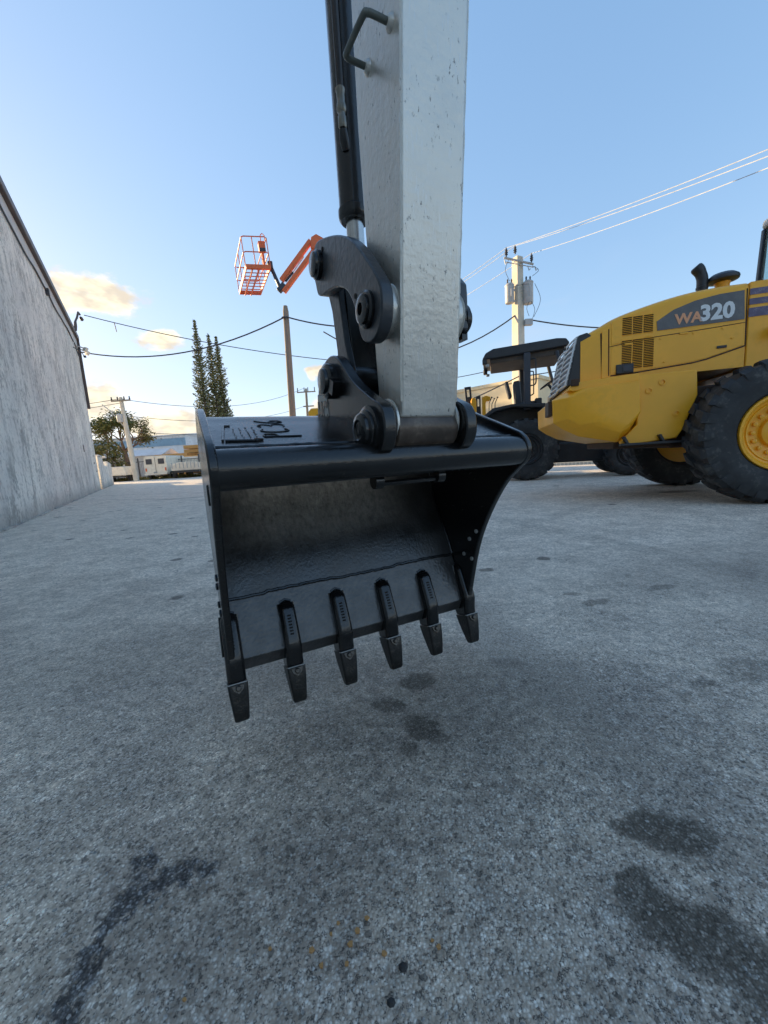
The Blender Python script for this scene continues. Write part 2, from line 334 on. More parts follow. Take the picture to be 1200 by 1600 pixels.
# ---------------------------------------------------------------- mesh helpers
class MB:
    def __init__(s): s.v = []; s.f = []
    def add(s, vs, fs):
        k = len(s.v); s.v += [tuple(a) for a in vs]; s.f += [tuple(i + k for i in f) for f in fs]; return s
    def box(s, c, d, rot=None):
        c = Vector(c); vs = []
        for z in (-.5, .5):
            for x, y in ((-.5, -.5), (.5, -.5), (.5, .5), (-.5, .5)):
                w = Vector((x * d[0], y * d[1], z * d[2]))
                if rot is not None: w = rot @ w
                vs.append(c + w)
        return s.add(vs, [(3, 2, 1, 0), (4, 5, 6, 7), (0, 1, 5, 4), (1, 2, 6, 5), (2, 3, 7, 6), (3, 0, 4, 7)])
    def prism(s, poly, a, b, fn):
        n = len(poly); vs = [fn(p, q, a) for p, q in poly] + [fn(p, q, b) for p, q in poly]
        fs = [tuple(range(n))[::-1], tuple(range(n, 2 * n))] + [(i, (i + 1) % n, n + (i + 1) % n, n + i) for i in range(n)]
        return s.add(vs, fs)
    def loft(s, secs, cap=True):
        n = len(secs[0]); vs = [p for sc in secs for p in sc]; fs = []
        for k in range(len(secs) - 1):
            for i in range(n): fs.append((k * n + i, k * n + (i + 1) % n, (k + 1) * n + (i + 1) % n, (k + 1) * n + i))
        if cap: fs += [tuple(range(n))[::-1], tuple(range((len(secs) - 1) * n, len(secs) * n))]
        return s.add(vs, fs)
    def tube(s, pts, r, n=8, closed=False):
        pts = [Vector(p) for p in pts]; m = len(pts); rs = r if isinstance(r, (list, tuple)) else [r] * m
        secs = []; prev = None
        for i, p in enumerate(pts):
            a = pts[(i - 1) % m] if (closed or i > 0) else p; c = pts[(i + 1) % m] if (closed or i < m - 1) else p
            t = (c - a).normalized()
            if prev is None:
                ref = Vector((0, 0, 1)) if abs(t.z) < .9 else Vector((1, 0, 0)); nrm = t.cross(ref).normalized()
            else:
                nrm = prev - t * prev.dot(t); nrm = nrm.normalized() if nrm.length > 1e-6 else t.orthogonal().normalized()
            prev = nrm; bi = t.cross(nrm)
            secs.append([p + (nrm * math.cos(2 * math.pi * k / n) + bi * math.sin(2 * math.pi * k / n)) * rs[i] for k in range(n)])
        if closed: secs.append(secs[0])
        return s.loft(secs, cap=not closed)
    def lathe(s, prof, o, ax, n=32, a0=0., cap=True):
        ax = Vector(ax).normalized(); e1 = ax.orthogonal().normalized(); e2 = ax.cross(e1); o = Vector(o)
        secs = [[o + ax * h + (e1 * math.cos(a0 + 2 * math.pi * k / n) + e2 * math.sin(a0 + 2 * math.pi * k / n)) * max(r, 1e-4) for k in range(n)] for r, h in prof]
        return s.loft(secs, cap)
    def build(s, name, mat, parent=None, bevel=0., seg=2, ang=35, recalc=True):
        me = bpy.data.meshes.new(name); me.from_pydata(s.v, [], s.f); me.update()
        if recalc:
            bm = bmesh.new(); bm.from_mesh(me); bmesh.ops.recalc_face_normals(bm, faces=bm.faces); bm.to_mesh(me); bm.free()
        me.materials.append(MT[mat] if isinstance(mat, str) else mat)
        me.shade_smooth(); me.set_sharp_from_angle(angle=R(ang))
        o = bpy.data.objects.new(name, me); COL.objects.link(o)
        if parent: o.parent = parent
        if bevel:
            bv = o.modifiers.new('bevel', 'BEVEL'); bv.width = bevel; bv.segments = seg; bv.limit_method = 'ANGLE'; bv.angle_limit = R(30)
        return o
def tag(o, label, cat, group=None):
    o['label'] = label; o['category'] = cat
    if group: o['group'] = group
    return o
def thing(name, label, cat, loc=(0, 0, 0), rz=0., group=None):
    o = bpy.data.objects.new(name, None); COL.objects.link(o); o.location = loc; o.rotation_euler = (0, 0, rz); o.empty_display_size = .2
    return tag(o, label, cat, group)
def inst(src, parent, loc, rot=(0, 0, 0), scl=(1, 1, 1)):
    c = src.copy(); COL.objects.link(c); c.parent = parent; c.location = loc; c.rotation_euler = rot; c.scale = scl; return c
YZ = lambda p, q, a: (a, p, q)        # profile in (y, z), extruded along x
XZ = lambda p, q, a: (p, a, q)        # profile in (x, z), extruded along y
XY = lambda p, q, a: (p, q, a)
def arc(c, r, a0, a1, n): return [(c[0] + r * math.cos(R(a0 + (a1 - a0) * i / n)), c[1] + r * math.sin(R(a0 + (a1 - a0) * i / n))) for i in range(n + 1)]
def spline(pts, n=6):
    out = []; m = len(pts)
    for i in range(m - 1):
        p0 = pts[max(i - 1, 0)]; p1 = pts[i]; p2 = pts[i + 1]; p3 = pts[min(i + 2, m - 1)]
        for k in range(n):
            t = k / n
            out.append(tuple(.5 * ((2 * b) + (-a + c) * t + (2 * a - 5 * b + 4 * c - d) * t * t + (-a + 3 * b - 3 * c + d) * t ** 3) for a, b, c, d in zip(p0, p1, p2, p3)))
    out.append(tuple(pts[-1])); return out
def text(name, body, size, mat, parent, M, extrude=.002, bold=0., xs=1.):
    cu_ = bpy.data.curves.new(name, 'FONT'); cu_.body = body; cu_.size = size; cu_.extrude = extrude; cu_.offset = bold; cu_.resolution_u = 3
    t = bpy.data.objects.new(name, cu_); COL.objects.link(t)
    me = bpy.data.meshes.new_from_object(t.evaluated_get(bpy.context.evaluated_depsgraph_get()))
    bpy.data.objects.remove(t); bpy.data.curves.remove(cu_)
    me.name = name; me.transform(M @ Matrix.Diagonal((xs, 1, 1, 1)))
    me.materials.clear(); me.materials.append(MT[mat])
    o = bpy.data.objects.new(name, me); COL.objects.link(o); o.parent = parent; return o
def basis(x, y, z, o): return Matrix((Vector(x), Vector(y), Vector(z))).transposed().to_4x4() if o is None else Matrix.Translation(o) @ Matrix((Vector(x), Vector(y), Vector(z))).transposed().to_4x4()

# ================================================================ SETTING
g = MB(); 
g.add([(-700, -300, 0), (700, -300, 0), (700, 1500, 0), (-700, 1500, 0)], [(0, 1, 2, 3)])
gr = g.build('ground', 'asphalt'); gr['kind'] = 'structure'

# ---------------------------------------------------------------- the stucco building on the left
def build_warehouse():
    t = thing('stucco_building', 'tall grey weathered stucco building wall with brown roof edge along the yard', 'building', (-5.98, 5.91, 0), math.atan2(.8535, -.5205))
    b = MB(); b.box((2.2, 10, 3.70), (28.8, 20, 7.40)); b.build('wall', 'wall', t)
    rf = MB(); rf.box((2.2, 10, 7.51), (29.0, 20.26, .22)); roof = rf.build('roof', 'brown_trim', t, bevel=.02)
    fa = MB(); fa.box((2.2, -.012, 7.20), (28.7, .024, .40)); fa.build('fascia', 'fascia', t, bevel=.01)
    dn = MB(); dn.box((16.66, -.06, 5.75), (.14, .12, 3.3)); dn.build('downspout', 'brown_trim', t, bevel=.01)
    # cable clipped along the wall below the fascia, with sag and loose loops
    pts = [(x, -.03, 6.94 - .05 * math.sin(x * 1.3) - .02 * math.sin(x * 3.1)) for x in [-6 + i * .5 for i in range(43)]]
    c = MB(); c.tube(pts, .022, 6); c.build('cable', 'wire', t)
    c = MB(); c.tube([(15.3, -.03, 6.93), (15.5, -.06, 6.6), (15.9, -.07, 6.45), (16.2, -.06, 6.65), (16.45, -.12, 7.0)], .02, 6); c.build('cable_loop', 'wire', t)
    c = MB(); c.box((9.3, -.05, 6.93), (.16, .10, .2)); c.build('junction_box', 'wire', t)
    # service mast leaning off the eave
    c = MB(); c.tube([(15.4, -.12, 7.5), (15.5, -.16, 7.9), (15.75, -.25, 8.2), (15.9, -.32, 8.5), (16.05, -.36, 8.44)], .045, 8); m = c.build('service_mast', 'brown_trim', t)
    c = MB(); c.tube([(15.62, -.2, 8.05), (15.75, -.18, 7.8), (15.8, -.14, 7.6)], .028, 6); c.build('brace', 'brown_trim', m)
    c = MB(); c.lathe([(.03, 0), (.075, .05), (.08, .16), (.03, .2)], (16.05, -.36, 8.36), (.3, -.2, -.5), 10); c.build('weatherhead', 'brown_trim', m)
    # floodlights under the corner of the roof
    for i, (x, dx) in enumerate(((16.2, .2), (16.75, .35))):
        c = MB(); c.tube([(x, -.02, 7.0), (x, -.12, 7.0), (x + .1, -.26, 6.97)], .03, 6); f = c.build('floodlight', 'grey_plastic', t)
        c = MB(); rt = Matrix.Rotation(.5, 3, 'X') @ Matrix.Rotation(.5, 3, 'Z'); c.box((x + dx, -.33, 6.93), (.28, .13, .2), rt); c.build('lamp_housing', 'white', f, bevel=.02)
    c = MB(); c.tube([(14.6, -.02, 6.55), (14.9, -.25, 6.45), (15.2, -.32, 6.35)], .018, 6); c.box((15.3, -.34, 6.33), (.2, .1, .06)); c.build('wall_bracket', 'wire', t)
    # holes, vents and a foot joint on the wall
    for x, z, w, h in ((12.2, 1.9, .10, .30), (15.4, 1.35, .26, .06), (15.9, .95, .28, .05), (15.6, 1.7, .5, .02)):
        c = MB(); c.box((x, -.006, z), (w, .03, h)); c.build('wall_fitting', 'brown_trim', t, bevel=.006)
    c = MB()
    for i in range(46):
        x = -11 + i * .6; c.box((x, -.01, .012), (.61, .06 + .04 * math.sin(i * 1.7), .03 + .02 * math.sin(i * 3.7)))
    c.build('foot_rubble', 'wall', t, bevel=.012)
build_warehouse()
def build_stub():
    t = thing('low_wall', 'low crumbling rendered wall running on from the far corner of the stucco building', 'wall', (-14.75, 20.35, 0), math.atan2(.8535, -.5205))
    b = MB(); b.prism([(0.1, 0), (9.0, 0), (9.0, 1.5), (6.2, 1.6), (6.1, 1.25), (3.0, 1.3), (2.8, 1.7), (.1, 1.75)], -.02, .28, XZ); b.build('wall', 'wall', t, bevel=.03)
    b = MB(); b.box((4.5, .12, 1.82), (1.2, .4, .10)); b.box((1.3, .12, 1.78), (2.2, .36, .08)); b.build('coping', 'fascia', t, bevel=.02)
build_stub()

# ================================================================ EXCAVATOR ARM AND BUCKET
EX = thing('excavator_arm', 'silver grey excavator stick carrying a glossy black toothed digging bucket over the asphalt', 'excavator', (-.095, 1.276, 0), R(26.25))
U0, U1 = .002, .168; UC = (U0 + U1) / 2
def cylx(name, mat, prof, v, z, u=0., d=1, parent=EX, n=28, bevel=0.):
    m = MB(); m.lathe(prof, (u, v, z), (d, 0, 0), n); return m.build(name, mat, parent, bevel=bevel)
PIN1 = (-.285, .868)   # stick tip / bucket pin
PIN2 = (-.300, 1.150)  # guide link pivot on the stick
PIN3 = (.020, 1.388)   # cylinder rod / links
PIN4 = (-.035, 1.035)  # bucket link on the bucket ears
def build_stick():
    fr = lambda z: -.346 - .108 * (z - .93)
    prof = [(fr(.905) + .006, .892), (fr(.93), .915), (fr(2.9), 2.9), (-.30, 2.9), (-.205, 2.0), (-.197, 1.62), (-.203, 1.37), (-.215, 1.15), (-.221, .97), (-.235, .895)]
    b = MB(); b.prism(prof, U0, U1, YZ); st = b.build('stick', 'silver', EX, bevel=.006, seg=3)
    # flange edges of the box section: thin weld beads down the front corners
    for u in (U0 + .001, U1 - .001):
        pts = [(u + random.uniform(-.0008, .0008), fr(z) + .003 + random.uniform(-.0008, .0008), z) for z in [.93 + i * .02 for i in range(98)]]
        m = MB(); m.tube(pts, .0035, 6); m.build('corner_weld', 'silver', st)
    # pivot boss at the tip, worn to bare brown steel below the face
    cylx('tip_boss', MT['boss'], [(.052, 0), (.056, .004), (.056, U1 - U0 + .016), (.052, U1 - U0 + .02)], *PIN1, u=U0 - .010)
    for u in (U0 - .014, U1 + .002):
        m = MB(); m.lathe([(.056, 0), (.061, .003), (.061, .009), (.056, .012)], (u, PIN1[0] + .004, PIN1[1] + .016), (1, 0, 0), 28); m.build('boss_ring', 'silver', st)
    # guide link boss on the side
    for u in (U0 - .022, U1 + .0):
        m = MB(); m.lathe([(.058, 0), (.060, .004), (.060, .020), (.064, .024)], (u, *PIN2), (1, 0, 0), 28); m.build('side_boss', 'silver', st)
    # bent rod grab handle welded to the left face
    h = [(U0 - .002, -.365, 1.665), (U0 - .035, -.362, 1.668), (U0 - .062, -.352, 1.675), (U0 - .075, -.338, 1.690), (U0 - .079, -.27, 1.715), (U0 - .079, -.245, 1.712), (U0 - .072, -.228, 1.695), (U0 - .055, -.222, 1.672), (U0 - .002, -.222, 1.632)]
    h = [(U0 - .001, -.386, 1.684), (U0 - .040, -.386, 1.684), (U0 - .052, -.384, 1.684), (U0 - .058, -.374, 1.685), (U0 - .059, -.290, 1.692), (U0 - .055, -.279, 1.693), (U0 - .044, -.276, 1.693), (U0 - .001, -.275, 1.693)]
    m = MB(); m.tube(spline(h, 5), .0066, 12); m.build('grab_handle', MT['handle'], EX)
    for q in (h[0], h[-1]):
        m = MB(); m.lathe([(.016, -.002), (.015, .003), (.0095, .010)], (U0, q[1], q[2]), (-1, 0, 0), 14); m.build('handle_weld', 'silver', st)
MT['boss'] = paint('worn_boss_steel', (.085, .062, .048), .30, .25, var=.3, scale=14, bscale=60, bstr=.25, dirtamt=.4, dirt=(.20, .16, .12))
MT['handle'] = paint('handle_paint', (.12, .135, .12), .42, scale=20, dirtamt=.2)
MT['link'] = paint('link_grey_black', (.030, .034, .041), .34, 0., var=.2, scale=7, bscale=55, bstr=.28, dirtamt=.15, dirt=(.12, .12, .12), spec=.6)
build_stick()

def build_links():
    # guide links: one plate each side of the stick, from the rod pin to the stick
    P = [(.068, 1.350), (.085, 1.40), (.072, 1.440), (.030, 1.458), (-.06, 1.430), (-.16, 1.385), (-.235, 1.335), (-.300, 1.270), (-.365, 1.190), (-.375, 1.140), (-.358, 1.096), (-.318, 1.075), (-.272, 1.084), (-.245, 1.115), (-.225, 1.180), (-.185, 1.235), (-.125, 1.270), (-.055, 1.290), (.02, 1.302), (.055, 1.318)]
    P = spline(P + [P[0]], 4)[:-1]
    for u in (U0 - .054, U1 + .022):
        P_ = P if u < UC else [(max(v, -.338) + (.0 if v > -.25 else .0), z) for v, z in P if z > 1.112 or v > -.25] 
        m = MB(); m.prism(P_, u, u + .032, YZ); gl = m.build('guide_link', 'link', EX, bevel=.004)
        s = -1 if u < UC else 1; ue = u if s < 0 else u + .032
        # stick pin: ring collar with hollow end
        m = MB(); m.lathe([(.042, -.004), (.042, .008), (.037, .012), (.033, .012), (.033, .018), (.026, .021), (.014, .021), (.011, .006)], (ue, *PIN2), (s, 0, 0), 28); m.build('pin_collar', 'gloss', gl)
        # rod pin head
        m = MB(); m.lathe([(.040, -.004), (.040, .012), (.036, .015), (.034, .022), (.030, .024), (.0, .025)], (ue, *PIN3), (s, 0, 0), 28); m.build('pin_head', 'gloss', gl)
        for q in ((-.02, 1.415), (-.235, 1.205)):
            m = MB(); m.lathe([(.0065, -.002), (.0065, .002), (.0, .0025)], (ue, *q), (s, 0, 0), 10); m.build('bolt_hole', 'slot', gl)
    m = MB(); m.lathe([(.03, 0), (.03, U1 - U0 + .15)], (U0 - .075, *PIN3), (1, 0, 0), 20); m.build('rod_pin', 'gloss', EX)
    if True:  # right hand pin end with its lock plate
        m = MB(); m.lathe([(.040, 0), (.040, .02), (.036, .026), (.027, .030), (.0, .031)], (U1 + .04, *PIN2), (1, 0, 0), 24); m.box((U1 + .058, PIN2[0], PIN2[1] - .042), (.018, .034, .02)); m.build('pin_end', 'gloss', EX)
    # bucket link: a box forging narrowing between the two pins with side cheeks
    a = Vector((0, *PIN3)); c = Vector((0, *PIN4)); d = (c - a); L = d.length; d.normalize(); nrm = Vector((0, -d.z, d.y))
    for u in (U0 - .018, U1 - .002):
        prof = []
        for s_, w in ((-.055, .02), (-.04, .045), (0, .056), (.05, .050), (.12, .034), (L - .11, .034), (L - .05, .046), (L, .052), (L + .04, .042), (L + .052, .02)):
            prof.append((s_, w))
        poly = [(s_, w) for s_, w in prof] + [(s_, -w) for s_, w in prof[::-1]]
        m = MB(); m.prism(poly, u, u + .020, lambda s_, w, x: tuple(a + d * s_ + nrm * w + Vector((x, 0, 0)))); m.build('bucket_link_cheek', 'link', EX, bevel=.003)
    poly = [(.05, .030), (L - .03, .030), (L - .03, -.030), (.05, -.034)]
    m = MB(); m.prism(poly, U0 + .004, U1 - .004, lambda s_, w, x: tuple(a + d * s_ + nrm * w + Vector((x, 0, 0)))); m.build('bucket_link_web', 'gloss', EX, bevel=.004)
    for q in (PIN3, PIN4):
        m = MB(); m.lathe([(.046, 0), (.048, .004), (.048, U1 - U0 - .004), (.046, U1 - U0)], (U0, *q), (1, 0, 0), 24); m.build('link_boss', 'gloss', EX)
    # hydraulic bucket cylinder behind the stick
    p0 = Vector((UC - .005, PIN3[0] + .008, PIN3[1])); p1 = Vector((UC + .004, PIN3[0] + .022, 2.9)); ax = (p1 - p0).normalized(); Lc = (p1 - p0).length
    m = MB(); m.lathe([(.028, .03), (.028, .30)], p0, ax, 24); m.build('cylinder_rod', 'steel', EX)
    m = MB(); m.lathe([(.028, .152), (.042, .150), (.048, .158), (.0495, .166), (.0495, .182), (.047, .185), (.0450, .187), (.0450, .26), (.0450, Lc)], p0, ax, 32); m.build('cylinder_barrel', 'gloss', EX)
    m = MB(); m.lathe([(.042, -.032), (.042, .032)], p0, (1, 0, 0), 24); m.build('rod_eye', 'gloss', EX)
    # hydraulic line and hose fitting on the near side of the barrel
    off = Vector((-.036, -.042, 0))
    q = lambda s_, k=1.: p0 + ax * s_ + off * k
    m = MB(); m.tube([q(.33, .72), q(.345, .95), q(.37, 1.1)], [.013, .015, .012], 12); m.build('hose_elbow', 'black_metal', EX)
    m = MB(); m.lathe([(.010, 0), (.0125, .004), (.0125, .030), (.0105, .033), (.0105, .040), (.0135, .044), (.0145, .052), (.0135, .062), (.0120, .066), (.0120, .092), (.0138, .096), (.0138, .103), (.010, .106)], q(.372, 1.1), ax, 14); m.build('hose_fitting', 'fitting', EX)
    m = MB(); m.tube([q(.47, 1.1), q(.6, 1.12), q(.8, 1.1), q(1.0, 1.08), q(1.35, 1.05)], .0105, 10); m.build('hydraulic_hose', MT['hose'], EX)
MT['hose'] = paint('hydraulic_hose', (.030, .022, .018), .5, scale=20, bscale=200, bstr=.2)
build_links()

BU0, BU1 = -.446, .458
def build_bucket():
    inner = [(.070, .386), (.110, .470), (.160, .560), (.200, .650), (.214, .735), (.195, .815), (.150, .875), (.085, .912), (.0, .915), (-.07, .892), (-.14, .867), (-.20, .845), (-.262, .822)]
    ins = spline(inner, 5)
    out = []
    for i, p in enumerate(ins):
        a = ins[max(i - 1, 0)]; c = ins[min(i + 1, len(ins) - 1)]; t = Vector((c[0] - a[0], c[1] - a[1])).normalized(); out.append((p[0] + t.y * .022, p[1] - t.x * .022))
    m = MB(); n = len(ins); N = 2
    m.prism([*ins, *out[::-1]], BU0 + .018, BU1 - .018, YZ)
    sh = m.build('bucket', 'gloss', EX, ang=40)
    sh['label'] = 'glossy black digging bucket with six teeth hanging mouth towards the camera'
    # inner plate freshly painted over pitted steel, sheen band put in its colour
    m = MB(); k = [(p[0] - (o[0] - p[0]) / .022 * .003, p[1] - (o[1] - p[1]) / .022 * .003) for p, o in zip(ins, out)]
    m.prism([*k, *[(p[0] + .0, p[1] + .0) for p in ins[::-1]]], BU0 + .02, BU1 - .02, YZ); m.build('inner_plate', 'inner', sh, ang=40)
    # torque tube along the mouth
    T = (-.285, .792)
    m = MB(); m.prism(arc(T, .046, 0, 345, 23), BU0 + .012, BU1 - .012, YZ); m.build('top_tube', 'gloss', sh, ang=40)
    m = MB(); pts = [(u, T[0] + .012 + random.uniform(-.001, .001), T[1] + .0475 + random.uniform(-.0012, .0012)) for u in [BU0 + .02 + i * .016 for i in range(55)]]
    m.tube(pts, .0045, 6); m.build('weld_bead', 'gloss', sh)
    m = MB(); m.prism([(T[0] + .02, T[1] + .030), (T[0] + .045, T[1] + .040), (T[0] + .05, T[1] + .02), (T[0] + .02, T[1] - .02)], BU0 + .02, BU1 - .02, YZ); m.build('tube_gusset', 'gloss', sh)
    # side plates
    side = [(-.310, .846), (-.332, .815), (-.334, .780), (-.318, .748), (-.262, .690), (-.205, .665), (-.160, .617), (-.118, .535), (-.083, .449), (-.050, .352), (-.026, .262), (-.010, .196), (.018, .178), (.060, .215), (.108, .330), (.150, .430), (.205, .535), (.242, .640), (.252, .735), (.232, .835), (.175, .915), (.095, .952), (-.01, .958), (-.14, .912)]
    side = [(-.296, .850), (-.322, .828), (-.334, .796), (-.322, .762), (-.290, .736), (-.246, .700), (-.203, .650), (-.155, .580), (-.108, .495), (-.072, .400), (-.042, .290), (-.014, .196)] + side[12:]
    side = spline(side + [side[0]], 3)[:-1]
    for u, s in ((BU0, -1), (BU1 - .02, 1)):
        m = MB(); m.prism(side, u, u + .02, YZ); sp = m.build('side_plate', 'gloss', sh, bevel=.004)
        m = MB(); pts = [(u + (.021 if s < 0 else -.001), p[0] + random.uniform(-.001, .001), p[1]) for p in spline([(q[0] - .004, q[1]) for q in inner[:8]], 8)]
        m.tube(pts, .0045, 6); m.build('weld_bead', 'gloss', sh)
    for v, z in ((-.088, .505), (-.048, .470), (-.058, .395), (-.012, .405)):
        m = MB(); m.lathe([(.0075, 0), (.0075, .004), (.0, .005)], (BU1 - .0205, v, z), (-1, 0, 0), 12); m.build('bolt_or_lit_hole', 'grey_plastic', sh)  # pale disc painted for light seen through a hole
        m = MB(); m.lathe([(.011, 0), (.011, .006), (.0, .008)], (BU0 - .001, v, z), (-1, 0, 0), 6); m.build('bolt_or_lit_hole', 'gloss', sh)
    # lifting lug on the left cheek and bar under the tube
    m = MB(); m.box((BU0 - .001, -.20, .735), (.006, .022, .05)); m.build('side_lug', 'gloss', sh, bevel=.004)
    m = MB(); m.tube([(-.03, -.225, .742), (-.028, -.245, .730), (-.01, -.252, .727), (.15, -.252, .727), (.168, -.245, .730), (.17, -.225, .742)], .0075, 10); m.build('lifting_bar', 'gloss', sh)
    for u in (-.03, .17):
        m = MB(); m.lathe([(.022, -.012), (.022, .012)], (u, -.246, .735), (1, 0, 0), 14); m.build('lifting_bar_boss', 'gloss', sh)
    # lip plate with bevelled cutting edge
    m = MB(); m.prism([(.066, .388), (.000, .219), (-.002, .214), (.016, .172), (.026, .170), (.105, .372), (.096, .40)], BU0 + .021, BU1 - .021, YZ); m.build('lip_plate', 'lip', sh, bevel=.003)
    pts = []
    for i in range(70):
        u = BU0 + .022 + (BU1 - BU0 - .044) * i / 69
        st = .004 * (math.floor(u * 4.3 + .3) % 2)
        pts.append((u, .062 + random.uniform(-.0015, .0015), .388 + st + random.uniform(-.0015, .0015)))
    m = MB(); m.tube(pts, .0052, 7); m.build('weld_bead', 'gloss', sh)
    # mounting ears
    ear = [(.105, 1.040), (.092, 1.072), (.035, 1.100), (-.035, 1.110), (-.092, 1.090), (-.140, 1.048), (-.200, 1.000), (-.290, .950), (-.352, .918), (-.368, .868), (-.352, .822), (-.300, .800), (-.230, .815), (-.140, .848), (.02, .905), (.115, .905), (.128, .96)]
    ear = spline(ear + [ear[0]], 3)[:-1]
    for u, s in ((U0 - .062, -1), (U1 + .016, 1)):
        m = MB(); m.prism(ear, u, u + .034, YZ); e = m.build('mounting_ear', 'gloss', sh, bevel=.004)
        ue = u if s < 0 else u + .034
        m = MB(); m.lathe([(.060, -.003), (.060, .008), (.050, .011), (.050, .017), (.041, .021), (.041, .029), (.036, .033), (.026, .034), (.022, .029), (.0, .028)], (ue, *PIN1), (s, 0, 0), 28); m.build('bucket_pin', 'gloss', sh)
        m = MB(); m.box((ue + s * .024, PIN1[0] + .002, PIN1[1] + .004), (.016, .024, .034)); m.build('pin_keeper', 'gloss', sh, bevel=.004)
        m = MB(); m.lathe([(.052, -.003), (.052, .020), (.046, .025), (.038, .026), (.036, .034), (.031, .036), (.0, .037)], (ue, PIN4[0], PIN4[1]), (s, 0, 0), 28); m.box((ue + s * .014, PIN4[0] - .056, PIN4[1] - .026), (.026, .04, .04), Matrix.Rotation(.5, 3, 'X')); m.build('link_pin', 'gloss', sh)
    m = MB(); m.lathe([(.036, 0), (.036, U1 - U0 + .12)], (U0 - .06, *PIN1), (1, 0, 0), 20); m.lathe([(.03, 0), (.03, U1 - U0 + .12)], (U0 - .06, *PIN4), (1, 0, 0), 20); m.build('pin_shaft', 'gloss', sh)
    # stencilled marks on the left ear: black letters over a pale panel painted as sky reflection
    M = basis((0, -1, 0), (0, 0, 1), (-1, 0, 0), Vector((U0 - .0645, .122, .935))) @ Matrix.Rotation(R(-6), 4, 'Z')
    m = MB(); m.prism([(.118, .922), (.126, .965), (.112, 1.020), (.02, 1.000), (.015, .935), (.05, .915)], U0 - .0635, U0 - .061, YZ); m.build('sky_sheen_panel', 'fascia', sh)
    text('mark_letters', 'HC', .085, 'gloss', sh, M, extrude=.0012, bold=.004, xs=.78)
    # writing laid on in weld bead on the top plate: PC 36, and the worn maker's plate
    a, c = Vector((0, -.2695, .8425)), Vector((0, -.0075, .9355)); dv = (c - a).normalized(); nv = Vector((0, -dv.z, dv.y))
    o = a + Vector((-.30, 0, 0))
    G = {'P': [[(0, -.25), (0, 1)], [(0, 1), (.4, 1.02), (.62, .85), (.5, .62), (0, .5)]], 'C': [[(.7, .9), (.4, 1.0), (.1, .85), (0, .5), (.12, .15), (.4, .0), (.72, .12)]], '3': [[(.05, .9), (.35, 1.0), (.6, .82), (.4, .55), (.2, .52)], [(.4, .55), (.66, .3), (.4, .02), (0, .1)]], '6': [[(.62, 1.0), (.25, .72), (.05, .3), (.25, .0), (.55, .1), (.6, .35), (.35, .5), (.08, .35)]]}
    for ch, y0 in (('P', .060), ('C', .100), ('3', .150), ('6', .190)):
        m = MB()
        for st in G[ch]:
            m.tube([a + Vector((-.235 - .072 * q, 0, 0)) + dv * (y0 + .040 * p) + nv * .0025 for p, q in spline(st, 4)], .0019, 6)
        m.build('weld_writing', 'gloss', sh)
    m = MB(); f = lambda x, y: a + Vector((x, 0, 0)) + dv * y + nv * .003
    m.tube([f(-.335, .03), f(-.40, .034)], .003, 6); m.tube([f(-.405, .034), f(-.395, .12), f(-.390, .165), f(-.375, .167)], .0032, 6)
    m.tube([f(-.335, .027), f(-.318, .034), f(-.335, .041)], .0032, 6); m.build('bead_bracket', 'gloss', sh)
    rb = random.Random(4)          # worn, unreadable cast lines beside it
    for i in range(4):
        m = MB(); y = .058
        while y < .15:
            L_ = rb.uniform(.006, .016); m.tube([f(-.372 + .016 * i + rb.uniform(-.002, .002), y), f(-.372 + .016 * i + rb.uniform(-.002, .002), y + L_)], .0013, 5); y += L_ + rb.uniform(.005, .012)
        o_ = m.build('cast_line', 'gloss', sh); o_['kind'] = 'stuff'
    # teeth
    d = Vector((0, -.302, -.953)); nn = Vector((0, -.953, .302)); top = Vector((0, .0535, .343))
    for i in range(6):
        u = -.428 + i * (.878 / 5)
        P = lambda s_, w, h: Vector((u + w, 0, 0)) + top + d * s_ + nn * h
        secs = []
        for s_, w, lo, hi in ((-.006, .013, -.012, .008), (0, .021, -.012, .020), (.010, .0245, -.012, .030), (.022, .0255, -.012, .034), (.115, .0260, -.012, .046), (.138, .0262, -.05, .046), (.152, .0265, -.048, .040), (.176, .0268, -.044, .031), (.197, .0268, -.040, .026)):
            c_ = min(.010, (hi - lo) * .3)
            secs.append([P(s_, -w, lo), P(s_, w, lo), P(s_, w, hi - c_), P(s_, w - c_, hi), P(s_, -w + c_, hi), P(s_, -w, hi - c_)])
        m = MB(); m.loft(secs); ad = m.build('tooth_adapter', 'gloss', sh, bevel=.003)
        secs = []
        for s_, w, lo, hi in ((.1985, .0288, -.043, .0285), (.203, .0288, -.043, .029), (.235, .0272, -.037, .025), (.275, .0240, -.027, .018), (.306, .0212, -.018, .011), (.312, .019, -.013, .006)):
            c_ = .004
            secs.append([P(s_, -w, lo), P(s_, w, lo), P(s_, w, hi - c_), P(s_, w - c_, hi), P(s_, -w + c_, hi), P(s_, -w, hi - c_)])
        m = MB(); m.loft(secs); m.build('tooth_tip', 'toothtip', sh, bevel=.002)
        m = MB(); m.tube([P(.1985, -.0288, .020), P(.199, -.027, .0288), P(.1985, 0, .030), P(.199, .027, .0288), P(.1985, .0288, .020)], .0014, 6); m.build('seam_edge', 'grey_plastic', sh)
        m = MB(); m.prism([(-.018, .203), (.018, .203), (.014, .217), (.0, .228), (-.014, .217)], .024, .0335, lambda x, s_, h: tuple(P(s_, x, h))); m.lathe([(.0085, 0), (.0085, .006), (.006, .008), (.0, .008)], P(.212, 0, .0315), nn, 10); m.build('tooth_lock', 'gloss', sh)
